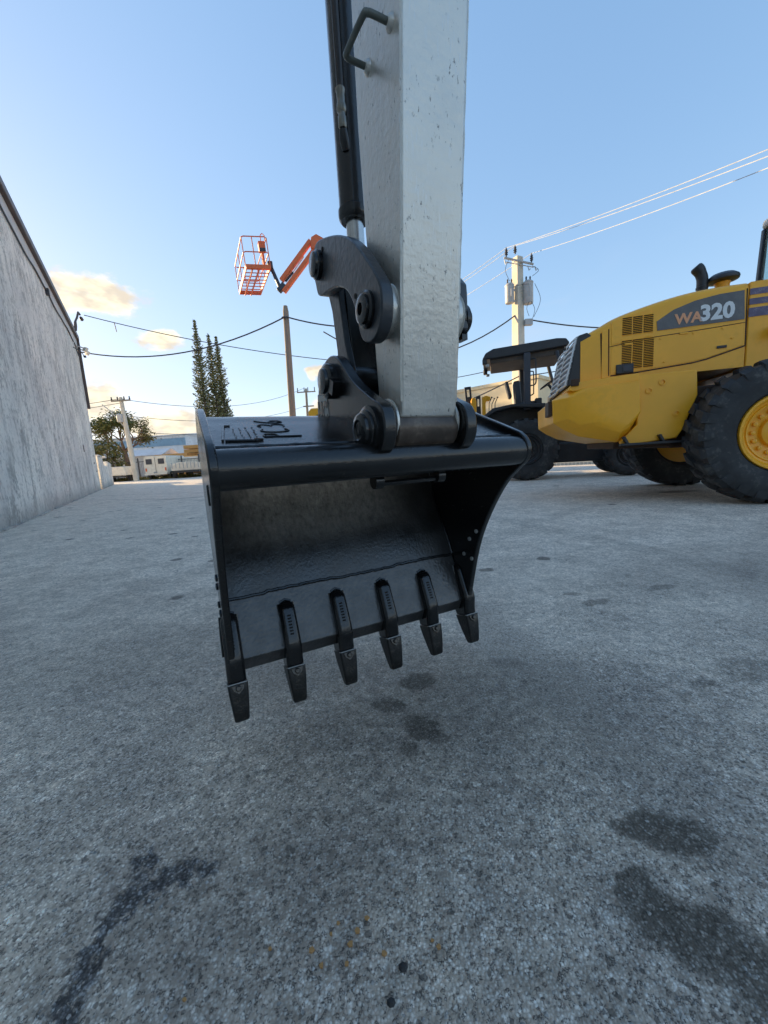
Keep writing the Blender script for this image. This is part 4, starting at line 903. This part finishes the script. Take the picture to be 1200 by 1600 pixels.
    q = MB(); q.prism([(-.10, -.16), (-.06, .14), (.10, .22), (.30, .10), (.42, -.16), (.36, -.42), (.22, -.42), (.10, -.20)], -.14, .14, lambda a, c_, y: tuple(j1 + Vector((a * 1.2, y, c_ * 1.2)))); q.build('boom_head', 'orange', t, bevel=.02)
    beam('main_boom', k, e, .28, .34)
    q = MB(); q.box((0, 0, .85), (1.3, 2.2, .75)); q.box((-.1, 0, 1.45), (.9, 1.8, .5)); q.build('turntable', 'orange', t, bevel=.06)
    q = MB(); q.box((0, 0, .45), (1.2, 2.4, .3)); q.build('chassis', 'dark_frame', t, bevel=.04)
    q = MB(); q.prism([(-.45, 1.5), (-.35, 2.3), (.0, 2.4), (.3, 1.5)], -.25, .25, XZ); q.build('boom_mount', 'orange', t, bevel=.03)
    for x, s in ((-.62, -1), (.62, 1)):
        for y in (-.85, .85):
            m = MB(); m.lathe([(.2, -.13), (.40, -.13), (.45, -.08), (.45, .08), (.40, .13), (.2, .13), (.15, .05)], (x, y, .45), (1, 0, 0), 28); m.build('wheel', 'rubber', t)
build_boom_lift()

# ================================================================ POLES AND WIRES
def wire(name, label, a, c, sag, r, m='wire', n=18):
    a, c = Vector(a), Vector(c); pts = []
    for i in range(n + 1):
        k = i / n; p = a.lerp(c, k); p.z -= sag * 4 * k * (1 - k); pts.append(p)
    q = MB(); q.tube(pts, r, 5); return tag(q.build(name, m), label, 'wire')
CP = Vector((6.46, 18.0, 0))
def build_concrete_pole():
    t = thing('utility_pole', 'sunlit square concrete utility pole with two grey transformers above the tractor', 'utility pole', CP, R(28))
    q = MB(); q.loft([[(x * w, y * w, z) for x, y in ((-1, -1), (1, -1), (1, 1), (-1, 1))] for z, w in ((0, .24), (8.95, .165))]); q.build('shaft', 'concrete', t, bevel=.02)
    i = t.rotation_euler.z; inv = Matrix.Rotation(-i, 4, 'Z')
    Lc = lambda x, y, z: inv @ (Vector((x, y, z)) - Vector((CP.x, CP.y, 0)))
    q = MB(); a, c = Lc(5.82, 17.8, 8.88), Lc(7.08, 17.8, 8.55); q.tube([a, c], .045, 6); q.tube([a + Vector((0, 0, -.16)), c + Vector((0, 0, -.12))], .02, 6); ca = q.build('crossarm', 'grey_plastic', t)
    for x, z in ((5.90, 8.90), (6.28, 8.98), (6.98, 8.62)):
        q = MB(); q.lathe([(.03, 0), (.03, .05), (.07, .07), (.04, .11), (.075, .15), (.04, .19), (.06, .23), (.03, .29), (.02, .36)], Lc(x, 17.75, z), (0, 0, 1), 10); q.build('insulator', 'wire', ca)
    for x, z in ((5.80, 8.75), (6.80, 8.45), (7.10, 8.42), (6.22, 8.7)):
        q = MB(); q.tube([Lc(x, 17.7, z), Lc(x + .03, 17.65, z - .20), Lc(x + .10, 17.7, z - .12)], .022, 6); q.build('fuse_cutout', 'grey_plastic', ca)
    for x, z0, z1, r in ((6.05, 7.05, 7.78, .19), (6.86, 6.98, 7.85, .21)):
        q = MB(); q.lathe([(r * .9, z0), (r, z0 + .04), (r, z1 - .05), (r * 1.05, z1 - .04), (r * 1.05, z1), (r * .7, z1 + .07), (0.001, z1 + .1)], Lc(x, 17.85, 0), (0, 0, 1), 18); tr = q.build('transformer', 'grey_plastic', t)
        for dx in (-.08, .09):
            q = MB(); q.lathe([(.03, 0), (.045, .06), (.025, .1), (.04, .15), (.015, .22)], Lc(x + dx, 17.85, z1 + .04), (0, 0, 1), 8); q.build('bushing', 'wire', tr)
        q = MB(); q.tube([Lc(x, 17.64, z0 + .2), Lc(x, 17.64, z1 - .2)], .03, 5); q.build('cooling_rib', 'grey_plastic', tr)
    q = MB(); q.box(Lc(6.45, 17.9, 7.60), (.95, .06, .07), Matrix.Rotation(-i, 3, 'Z')); q.box(Lc(6.45, 17.9, 7.15), (.95, .06, .07), Matrix.Rotation(-i, 3, 'Z')); q.build('mount_band', 'grey_plastic', t)
    q = MB(); q.box(Lc(6.86, 17.85, 6.22), (.34, .2, .26), Matrix.Rotation(-i, 3, 'Z')); q.build('junction_box', 'grey_plastic', t, bevel=.02)
    for k, (x, z, x2, z2, b_) in enumerate(((5.95, 8.7, 5.98, 7.85, -.18), (6.95, 8.4, 6.95, 8.0, .25), (7.05, 7.7, 7.0, 6.35, .25), (6.8, 7.0, 6.80, 6.4, -.12), (6.9, 7.0, 6.95, 6.3, .1), (6.1, 7.6, 6.8, 7.7, -.1))):
        q = MB(); q.tube(spline([Lc(x, 17.6, z), Lc((x + x2) / 2 + b_, 17.55, (z + z2) / 2), Lc(x2, 17.6, z2)], 5), .010, 5); q.build('drop_lead', 'wire', t)
build_concrete_pole()
HI = [((5.90, 17.75, 9.24), (8.15, 8.4, 6.62)), ((6.28, 17.75, 9.30), (8.30, 8.4, 6.50)), ((6.98, 17.75, 8.96), (8.55, 8.4, 6.28))]
def ext(a, b, k): a, b = Vector(a), Vector(b); return a + (b - a) * k
nm = ['uppermost', 'middle', 'lowest']
W3 = [(8.53, 9.0, 6.71), (8.54, 9.0, 6.58), (8.56, 9.0, 6.36)]
for i, (a, c) in enumerate(HI):
    wire('power_line', f'{nm[i]} of three pale wires running from the concrete pole to the upper right', a, Vector(a) + (Vector(W3[i]) - Vector(a)) * 1.15, .10, .0095, 'wire_white')
    wire('power_line', f'{nm[i]} of three pale wires running from the concrete pole down behind the stick', a, (a[0] - 9, 34, a[2] + .8), .5, .011, 'wire_white')
wire('cable', 'dark sagging cable from the concrete pole left behind the excavator stick', (6.4, 17.9, 6.62), (-2.4, 19.9, 7.0), 1.5, .030)
wire('cable', 'dark sagging cable from the concrete pole towards the loader hood', (6.9, 17.9, 6.35), (16.5, 17.0, 5.9), .55, .030)
wire('cable', 'lower dark cable passing under the canopy left of the concrete pole', (6.4, 17.7, 3.95), (1.5, 17.5, 2.2), .1, .026)
wire('cable', 'thin dark cable passing under the canopy right of the concrete pole', (6.6, 17.8, 3.95), (14, 18.0, 5.2), .2, .022)
wire('cable', 'thin high cable crossing just left of the canopy lamps', (6.3, 17.7, 4.5), (-1.0, 18, 4.1), .3, .016)

def round_pole(name, label, base, top, r0, r1, m='wood'):
    t = thing(name, label, 'utility pole', base)
    q = MB(); d = Vector(top) - Vector(base); q.tube([Vector((0, 0, 0)), d * .5, d * .97, d], [r0, (r0 + r1) / 2, r1, r1 * .7], 14); q.build('shaft', m, t); return t
t = round_pole('utility_pole', 'plain weathered wooden pole standing left of the excavator link', (-4.40, 20, 0), (-4.17, 20, 8.33), .185, .14)
q = MB(); q.tube([(.17, -.2, 7.78), (.30, -.22, 7.70)], .03, 6); q.build('hook', 'wire', t)
q = MB(); q.tube([(.05, -.2, 7.72), (.20, -.2, 7.76)], .05, 6); q.build('clamp', 'wire', t)
wire('cable', 'dark cable from the wooden pole left past the pines to the stucco building', (-4.2, 19.85, 7.78), (-16.5, 21.8, 7.55), 1.0, .034)
wire('cable', 'dark cable from the wooden pole right behind the bucket link', (-4.15, 19.85, 7.78), (1.6, 19.5, 7.1), .35, .034)
wire('cable', 'thin cable from the roof mast sloping right behind the pines', (-13.9, 19.9, 8.45), (2.0, 21.5, 5.5), .45, .020)
wire('cable', 'short stub of cable hanging from the thin wire beside the roof mast', (-12.6, 20.05, 8.08), (-12.55, 20.05, 7.65), .0, .02)

t = round_pole('utility_pole', 'distant wooden crossarm pole just left of the bucket link', (-10.9, 60, 0), (-10.57, 60, 11.6), .22, .17)
q = MB(); q.box((.33, 0, 11.1), (2.8, .14, .16)); ca = q.build('crossarm', 'wood', t)
for x in (-.95, .05, .6, 1.6):
    q = MB(); q.tube([(x, 0, 11.15), (x, 0, 11.75)], .07, 6); q.build('insulator', 'wire', ca)
q = MB(); q.box((.5, 0, 9.0), (1.6, .14, .16)); q.build('crossarm', 'wood', t)
for k, (z, s, l) in enumerate(((11.7, 1.5, 'top thin line'), (9.1, 1.2, 'second thin line'), (6.6, .8, 'lowest thin line'))):
    wire('power_line', f'{l} reaching from the distant crossarm pole across to the leaning concrete pole', (-10.8, 60, z), (-21.4, 33.4, 6.9 - k * 1.35), s, .024)

LP = Vector((-21.15, 33.4, 0))
t = round_pole('utility_pole', 'leaning pale concrete pole in front of the blue warehouse', LP, (-21.42, 33.4, 7.05), .22, .15, 'concrete')
q = MB(); q.box((-.2, -.15, 6.75), (1.6, .10, .12)); ca = q.build('crossarm', 'wood', t)
for x in (-.95, -.45, .1, .55):
    q = MB(); q.lathe([(.04, 0), (.07, .08), (.04, .16), (.06, .22), (.02, .28)], (x, -.15, 6.8), (0, 0, 1), 8); q.build('insulator', 'wire', ca)
q = MB(); q.lathe([(.22, 0), (.24, .05), (.24, .6), (.1, .7)], (-.45, -.2, 5.0), (0, 0, 1), 12); q.build('transformer', 'grey_plastic', t)
q = MB(); q.tube([(-.2, -.1, 4.5), (-1.1, -.2, 5.9), (-1.7, -.3, 6.5)], .04, 6); q.build('street_lamp_arm', 'grey_plastic', t)
for k, (z, l) in enumerate(((6.95, 'upper'), (6.6, 'lower'))):
    wire('power_line', f'{l} wire from the leaning concrete pole left behind the building corner', (-21.4, 33.4, z), (-36, 32.5, z - .3), .4, .022)

# ================================================================ TREES
def leaves(m, pts, size, rng, flat=0.):
    for p in pts:
        a = rng.uniform(0, 6.283); e = rng.uniform(-1, 1) * (1 - flat); d = Vector((math.cos(a), math.sin(a), e)).normalized()
        n = d.cross(Vector((rng.uniform(-1, 1), rng.uniform(-1, 1), rng.uniform(-1, 1)))).normalized() if flat < .5 else d.cross(Vector((rng.uniform(-.3, .3), rng.uniform(-.3, .3), 1))).normalized()
        s = size * rng.uniform(.6, 1.4)
        m.add([p - d * s, p + n * s * .35, p + d * s, p - n * s * .35], [(0, 1, 2, 3)])
def build_pine(label, x, y, h, rad, seed):
    rng = random.Random(seed)
    t = thing('norfolk_pine', label, 'tree', (x, y, 0), 0, 'tall pines behind the bucket')
    q = MB(); q.tube([(0, 0, 0), (.05, 0, h * .5), (0, 0, h - .1)], [.22, .14, .03], 8); q.build('trunk', 'trunk', t)
    m = MB(); z = h * .10; br = MB()
    while z < h - .15:
        k = z / h; r = rad * (1 - k ** 3.2) * (.78 + .3 * rng.random()) if k > .15 else rad * (.6 + 2.2 * k)
        r = max(r, .10); nb = 7
        a0 = rng.uniform(0, 6.28)
        for i in range(nb):
            a = a0 + i * 6.283 / nb + rng.uniform(-.2, .2); rr = r * rng.uniform(.5, 1.25)
            lift = .45 * rr
            n = max(4, int(rr * 19))
            tip = Vector((math.cos(a) * rr, math.sin(a) * rr, z + lift))
            br.tube([(0, 0, z), tip], [.022, .01], 3)
            for j in range(n):
                f = .25 + .8 * j / n; p = Vector((math.cos(a) * rr * f, math.sin(a) * rr * f, z + lift * f * f))
                leaves(m, [p + Vector((rng.gauss(0, .05), rng.gauss(0, .05), rng.gauss(0, .05))) for _ in range(2)], .125, rng)
        z += .25 + .05 * rng.random()
    m.build('crown', 'pine', t, recalc=False); lo = br.build('limbs', 'trunk', t); lo['kind'] = 'stuff'
build_pine('leftmost and tallest of the narrow pines behind the bucket', -19.3, 44.5, 16.7, 1.1, 1)
build_pine('middle one of the narrow pines behind the bucket', -18.3, 45.3, 15.6, 1.05, 2)
build_pine('rightmost of the narrow pines behind the bucket', -17.75, 46.0, 15.5, 1.0, 3)

def build_leafy(x, y):
    rng = random.Random(11)
    t = thing('shade_tree', 'spreading leafy tree with open branches behind the leaning concrete pole', 'tree', (x, y, 0))
    tr = MB(); tr.tube([(.0, 0, 0), (.05, 0, 1.2), (-.05, 0, 2.4), (-.1, 0, 3.2)], [.36, .28, .25, .22], 10)
    tips = []
    def grow(p, d, L, r, lev):
        pts = [p]; q = p
        for i in range(4):
            d = (d + Vector((rng.gauss(0, .16), rng.gauss(0, .16), rng.gauss(.03, .10)))).normalized(); q = q + d * L / 4; pts.append(q)
        tr.tube(pts, [r, r * .9, r * .8, r * .7, r * .6], 6)
        if lev >= 2: tips.append(pts[2])
        if lev >= 3: tips.append(q); return
        for k in range(3 if lev < 2 else 3):
            nd = (d + Vector((rng.uniform(-.9, .9), rng.uniform(-.9, .9), rng.uniform(-.25, .5)))).normalized(); grow(q, nd, L * .72, r * .58, lev + 1)
    grow(Vector((-.1, 0, 3.1)), Vector((.1, 0, 1)), 1.5, .13, 0)
    for a in (.3, 1.5, 2.8, 4.2, 5.4):
        grow(Vector((-.1, 0, 2.9 + .15 * math.sin(a * 3))), Vector((math.cos(a) * .85, math.sin(a) * .7, .55 + .35 * ((a * 7) % 1))).normalized(), 1.45, .14, 0)
    m = MB()
    for p in tips:
        if rng.random() < .42: continue
        for _ in range(30):
            leaves(m, [p + Vector((rng.gauss(0, .30), rng.gauss(0, .30), rng.gauss(.05, .26)))], .13, rng, .2)
    tr.build('trunk', 'trunk', t); m.build('crown', 'leaf', t, recalc=False)
build_leafy(-26.4, 40.6)
def build_shrub(x, y, h, w, label):
    rng = random.Random(int(x * 10)); t = thing('shrub', label, 'shrub', (x, y, 0)); m = MB(); st = MB()
    cl = [Vector((rng.uniform(-w, w) * .7, rng.uniform(-w, w) * .5, rng.uniform(.25, .92) * h)) for _ in range(26)]
    for c in cl:
        st.tube([(c.x * .2, c.y * .2, 0), c], [.05, .02], 4)
        leaves(m, [c + Vector((rng.gauss(0, .33), rng.gauss(0, .33), rng.gauss(0, .28))) for _ in range(110)], .13, rng)
    m.build('crown', 'shrub', t, recalc=False); st.build('stems', 'trunk', t)
build_shrub(-25.9, 36.5, 4.2, 1.9, 'dense bushy tree at the far end of the stucco building')
build_shrub(-28.5, 38.5, 3.6, 1.8, 'bushy green growth partly hidden behind the stucco building corner')
def build_palm():
    t = thing('small_palm', 'small green palm glimpsed between the canopy post and the loader', 'plant', (9.4, 21.5, 0)); q = MB(); q.tube([(0, 0, 0), (0, 0, 2.1)], .1, 8); q.build('trunk', 'trunk', t); m = MB(); rng = random.Random(5)
    for i in range(12):
        a = i * .52; L = 1.1
        for j in range(9):
            k = j / 8; c = Vector((math.cos(a) * L * k, math.sin(a) * L * k, 2.1 + .7 * k - 1.1 * k * k)); w = .16 * (1 - k) + .03
            n = Vector((-math.sin(a), math.cos(a), -.3)) * w * 2
            d = Vector((math.cos(a), math.sin(a), 0)) * .08
            m.add([c, c + n + d, c + n * .9 + d * 1.6, c + d], [(0, 1, 2, 3)]); m.add([c, c + d, c - n * .9 + d * 1.6 + Vector((0, 0, -.1)), c - n + d], [(0, 1, 2, 3)])
    m.build('fronds', 'leaf', t, recalc=False)
build_palm()

# ================================================================ FAR BUILDINGS, FENCES, PARKED VEHICLES
def build_blue_warehouse():
    t = thing('warehouse', 'blue and white banded metal warehouse beyond the trees on the left', 'building', (-48, 75, 0), R(-2))
    q = MB(); q.box((.6, 8, 3.6), (21, 16, 7.2)); q.build('wall', 'pale_metal', t)
    for z, h in ((6.0, 1.35), (2.2, 1.1), (6.95, .3)):
        q = MB(); q.box((.6, -.05, z), (21.1, .12, h)); q.build('wall_band', 'blue_metal' if h > .5 else 'pale_metal', t)
    q = MB(); q.prism([(-.4, 7.2), (-.4, 7.35), (8, 8.0), (16.4, 7.3), (16.4, 7.2)], -10.2, 11.4, YZ); q.build('roof', 'pale_metal', t)
    for x in (-8, -5, -2, 4, 7):
        q = MB(); q.box((x, -.04, 2.0), (.12, .14, 4)); q.build('pilaster', 'pale_metal', t)
build_blue_warehouse()
def build_cream():
    t = thing('cream_building', 'cream flat roofed building behind the concrete pole', 'building', (10.6, 26, 0), math.atan2(4.2, -4.3) )
    # local x runs along the sunlit left wall away from the corner
    q = MB(); q.box((4.6, -6, 2.6), (9.2, 12, 5.2)); q.build('wall', 'cream', t)
    q = MB(); q.box((4.6, -6, 5.32), (9.4, 12.2, .24)); q.build('parapet_coping', 'cream', t, bevel=.03)
    for x in (2.2, 6.4):
        q = MB(); q.box((x, .02, 1.9), (1.5, .08, 1.3)); w = q.build('window', 'dark_frame', t)
        q = MB(); q.box((x, .05, 1.9), (1.3, .04, 1.1)); q.build('pane', 'glass', w)
build_cream()
def build_left_fence():
    a = Vector((-27.6, 37.6, 0)); c = Vector((-15.0, 37.6, 0)); L = (c - a).length
    t = thing('iron_fence', 'black iron railing fence behind the parked trailers on the left', 'fence', a, 0)
    pk = None; n = int(L / .14)
    m = MB()
    for i in range(n): m.box((i * .14, 0, .95), (.02, .02, 1.7))
    o = m.build('pickets', 'wire', t); o['kind'] = 'stuff'
    for z in (.25, 1.72):
        q = MB(); q.box((L / 2, 0, z), (L, .04, .05)); q.build('rail', 'wire', t)
    for i in range(7):
        q = MB(); q.box((i * L / 6, 0, 1.0), (.09, .09, 2.0)); q.lathe([(.08, 0), (.0, .12)], (i * L / 6, 0, 2.0), (0, 0, 1), 4); q.build('post', 'wire', t)
    q = MB(); q.box((10.3, -.04, 1.75), (.55, .03, .75)); q.build('notice_plate', 'dark_frame', t)
build_left_fence()
def build_right_fence():
    a = Vector((5.4, 16.2, 0)); c = Vector((11.4, 13.4, 0)); L = (c - a).length; rz = math.atan2(c.y - a.y, c.x - a.x)
    t = thing('white_fence', 'pale metal picket fence seen beneath the tractor and loader', 'fence', a, rz); p = None
    for i in range(48):
        if p is None: q = MB(); q.box((0, 0, .85), (.035, .035, 1.7)); p = q.build('picket', 'white', t)
        else: inst(p, t, (i * L / 48, 0, 0))
    for z in (.14, 1.55):
        q = MB(); q.box((L / 2, .03, z), (L, .03, .06)); q.build('rail', 'white', t)
    q = MB(); q.box((L / 2, .1, .05), (L, .2, .1)); q.build('kerb', 'concrete', t)
build_right_fence()
def lumber_stack(label, x, y, w, d, rows, lh, grp='lumber stacks behind the railing fence'):
    t = thing('lumber_stack', label, 'lumber', (x, y, 0), R(random.uniform(-3, 3)), grp); p = None; k = 0
    for r_ in range(rows):
        z = .25 + r_ * (lh + .07)
        q = MB(); q.box((0, 0, z + lh / 2), (w * random.uniform(.9, 1.02), d, lh)); q.build('board_bundle', 'lumber', t, bevel=.02)
        for xx in (-w * .3, w * .3):
            q = MB(); q.box((xx, 0, z - .035), (.1, d, .07)); q.build('spacer', 'wood', t)
for i, (x, y, w, rows, lab) in enumerate(((-24.5, 47, 4.2, 5, 'low wide lumber stack behind the flatbed truck end of the fence, left one'), (-22.0, 49, 4.4, 7, 'tallest lumber stack behind the fence in front of the blue warehouse'), (-18.9, 46, 3.6, 6, 'lumber stack at the right end of the fence behind the truck'), (-20.6, 43, 3.0, 4, 'nearest low lumber stack behind the fence'))):
    lumber_stack(lab, x, y, w, 2.4, rows, .42)
def build_gate_frame():
    t = thing('scaffold_tower', 'pale scaffold frame standing above the lumber stacks', 'scaffold', (-22.4, 55, 0))
    for x in (-.8, 0, .8):
        q = MB(); q.tube([(x, 0, 0), (x, 0, 5.1)], .07, 6); q.build('upright', 'white', t)
    for z in (1.5, 2.7, 3.9, 5.0):
        q = MB(); q.tube([(-.8, 0, z), (.8, 0, z)], .06, 6); q.build('ledger', 'white', t)
build_gate_frame()
def small_wheel(t, x, y, r=.33, w=.2, nm='wheel'):
    m = MB(); m.lathe([(r * .55, -w / 2), (r * .9, -w / 2), (r, -w * .3), (r, w * .3), (r * .9, w / 2), (r * .55, w / 2), (r * .5, w * .2), (0.001, w * .2)], (x, y, r), (1, 0, 0), 20); m.build(nm, 'rubber', t)
def build_trailers():
    t = thing('utility_trailer', 'small trailer coloured sunlit cream with sloping lid nearest the stucco building', 'trailer', (-23.9, 35.0, 0), 0.1)
    q = MB(); q.prism([(-.85, .55), (-.72, 1.35), (.72, 1.35), (.95, .55)], -.1, 1.6, XZ); q.build('body', 'white', t, bevel=.05)
    q = MB(); q.box((0, .7, .45), (1.5, 1.8, .12)); q.build('chassis', 'black_metal', t)
    for x in (-.75, .75): small_wheel(t, x, .8)
    for x in (-.5, .35):
        q = MB(); q.box((x, -.15, .45), (.26, .05, .14)); q.build('tail_lamp', 'lens', t)
    q = MB(); q.tube([(-1.05, -.3, .05), (-1.05, -.3, 1.0)], .09, 8); q.build('marker_post', 'orange', t)
    t = thing('box_van', 'square backed van coloured sunlit cream parked beside the leaning concrete pole', 'van', (-20.5, 35.4, 0), 0.02)
    q = MB(); q.prism([(-1.0, .42), (-1.05, 1.2), (-.98, 2.02), (-.85, 2.12), (.85, 2.12), (.98, 2.02), (1.05, 1.2), (1.0, .42)], 0, 3.6, XZ); q.build('body', 'white', t, bevel=.04)
    for x in (-.55, .55):
        q = MB(); q.box((x, -.02, 1.62), (.55, .05, .48)); w = q.build('rear_window', 'dark_frame', t, bevel=.03)
        q = MB(); q.box((x * 1.6, -.02, .9), (.13, .05, .28)); q.build('tail_lamp', 'orange', t, bevel=.02)
    q = MB(); q.box((0, -.02, 1.25), (.015, .03, 1.5)); q.build('door_seam', 'wire', t)
    q = MB(); q.box((0, -.1, .5), (2.05, .16, .18)); q.build('bumper', 'white', t, bevel=.03)
    q = MB(); q.box((0, -.19, .62), (.3, .02, .14)); q.build('number_plate', 'lens', t)
    for x in (-.9, .9): small_wheel(t, x, .7, .36, .25)
    t = thing('flatbed_truck', 'low pale truck with railed sides at the right end of the fence', 'truck', (-17.6, 35.6, 0), 0.35)
    q = MB(); q.box((0, 1.0, .78), (2.6, 4.2, .22)); q.build('bed', 'white', t, bevel=.03)
    q = MB(); q.prism([(-1.25, .85), (-1.15, 1.25), (-.6, 1.40), (.6, 1.40), (1.15, 1.25), (1.25, .85)], -1.1, -.9, XZ); q.build('tailboard', 'white', t, bevel=.03)
    for i in range(9):
        q = MB(); q.box((-1.2 + i * .3, -1.12, 1.12), (.06, .05, .5)); q.build('stake', 'grey_plastic', t)
    for s in (-1.28, 1.28):
        q = MB(); q.tube([(s, -1, 1.25), (s, 3, 1.25)], .04, 6); q.build('side_rail', 'white', t)
    q = MB(); q.box((0, 3.8, 1.3), (2.2, 1.5, 1.3)); q.build('cab', 'white', t, bevel=.12)
    for x in (-1.15, 1.15): small_wheel(t, x, -.3, .42, .3); small_wheel(t, x, 3.4, .42, .3)
    q = MB(); q.box((0, 0, .58), (2.0, 3.8, .2)); q.build('chassis', 'black_metal', t)
    t = thing('parked_pickup', 'white pickup behind the railing between the van and the flatbed truck', 'truck', (-19.6, 39.6, 0), 1.5)
    q = MB(); q.prism([(-2.4, .45), (-2.4, 1.1), (-.6, 1.15), (-.3, 1.75), (.9, 1.75), (1.3, 1.15), (2.4, 1.05), (2.5, .45)], -.9, .9, XZ); q.build('body', 'white', t, bevel=.06)
    q = MB(); q.prism([(-.2, 1.2), (0, 1.66), (.82, 1.66), (1.1, 1.2)], -.92, .92, XZ); q.build('side_window', 'dark_frame', t)
    for x in (-1.5, 1.55):
        for y in (-.8, .8):
            m = MB(); m.lathe([(.2, -.1), (.35, -.1), (.37, 0), (.35, .1), (.2, .1)], (x, y, .37), (0, 1, 0), 18); m.build('wheel', 'rubber', t)
build_trailers()
def build_shed():
    t = thing('storage_shed', 'long pale low roof behind the fence beside the shrubs', 'building', (-30.5, 46, 0))
    q = MB(); q.box((1.5, 2, 1.3), (6.5, 4, 2.6)); q.build('wall', 'fascia', t)
    q = MB(); q.prism([(-.3, 2.6), (2, 3.4), (4.3, 2.6)], -1.9, 4.9, YZ); q.build('roof', 'pale_metal', t)
build_shed()
def build_grass():
    rng = random.Random(3); m = MB()
    for i in range(2600):
        x = rng.uniform(-27, -14); y = 36.9 + rng.gauss(0, .5); h = rng.uniform(.1, .4)
        a = rng.uniform(0, 3.14); d = Vector((math.cos(a), math.sin(a), 0)) * .05; k = Vector((rng.gauss(0, .08), rng.gauss(0, .08), h))
        m.add([Vector((x, y, 0)) - d, Vector((x, y, 0)) + d, Vector((x, y, 0)) + k], [(0, 1, 2)])
    o = m.build('grass_verge', 'shrub', recalc=False); o['kind'] = 'stuff'; tag(o, 'ragged grass along the foot of the railing fence', 'grass')
build_grass()

# ================================================================ SMALL THINGS ON THE ASPHALT
def build_chips():
    rng = random.Random(21)
    for i, (x, y) in enumerate(((-.235, .53), (-.165, .525), (-.145, .505), (-.135, .545), (-.125, .56), (-.10, .53), (-.105, .505), (-.075, .565), (-.045, .515), (.035, .528), (.045, .519), (-.35, .475), (-.09, .548))):
        s = rng.uniform(.0022, .0042); m = MB(); k = rng.randint(5, 6)
        pol = [(math.cos(6.283 * j / k) * s * rng.uniform(.7, 1.5), math.sin(6.283 * j / k) * s * rng.uniform(.7, 1.3)) for j in range(k)]
        m.prism(pol, .0005, .0035, XY); o = m.build('wood_chip', 'chip'); o.location = (x, y, 0); tag(o, 'tiny orange chip lying on the asphalt in front of the camera', 'chip', 'orange chips on the asphalt')
    m = MB()
    for i in range(1500):
        y = .42 + 6 * rng.random() ** 2.2; x = rng.uniform(-1.1, 1.1) * (y + .3); s = rng.uniform(.0015, .0042) * (1 + .25 * y)
        k = 5; c = [(x + math.cos(6.283 * j / k) * s * rng.uniform(.6, 1.3), y + math.sin(6.283 * j / k) * s * rng.uniform(.6, 1.3), -.0005) for j in range(k)]
        m.add(c + [(x, y, s * rng.uniform(.5, 1.0))], [(j, (j + 1) % k, k) for j in range(k)])
    o = m.build('loose_grit', 'grit', recalc=True, ang=10); o['kind'] = 'stuff'; tag(o, 'loose pale grit scattered over the asphalt', 'grit')
    for i, (x, y, s) in enumerate(((-.015, .497, .008), (-.035, .458, .007))):
        m = MB(); m.lathe([(s * .9, -.001), (s, .002), (s * .6, .006), (.0005, .007)], (0, 0, 0), (0, 0, 1), 7); o = m.build('tar_crumb', 'rubber'); o.location = (x, y, 0); o.scale = (1, .8, 1); tag(o, ['black tar crumb near the lower middle of the picture', 'black tar crumb at the bottom edge of the picture'][i], 'crumb')
MT['grit'] = paint('grit', (.36, .35, .33), .8, var=.5, scale=90, bstr=0, dirtamt=.4, dirt=(.12, .12, .12))
build_chips()
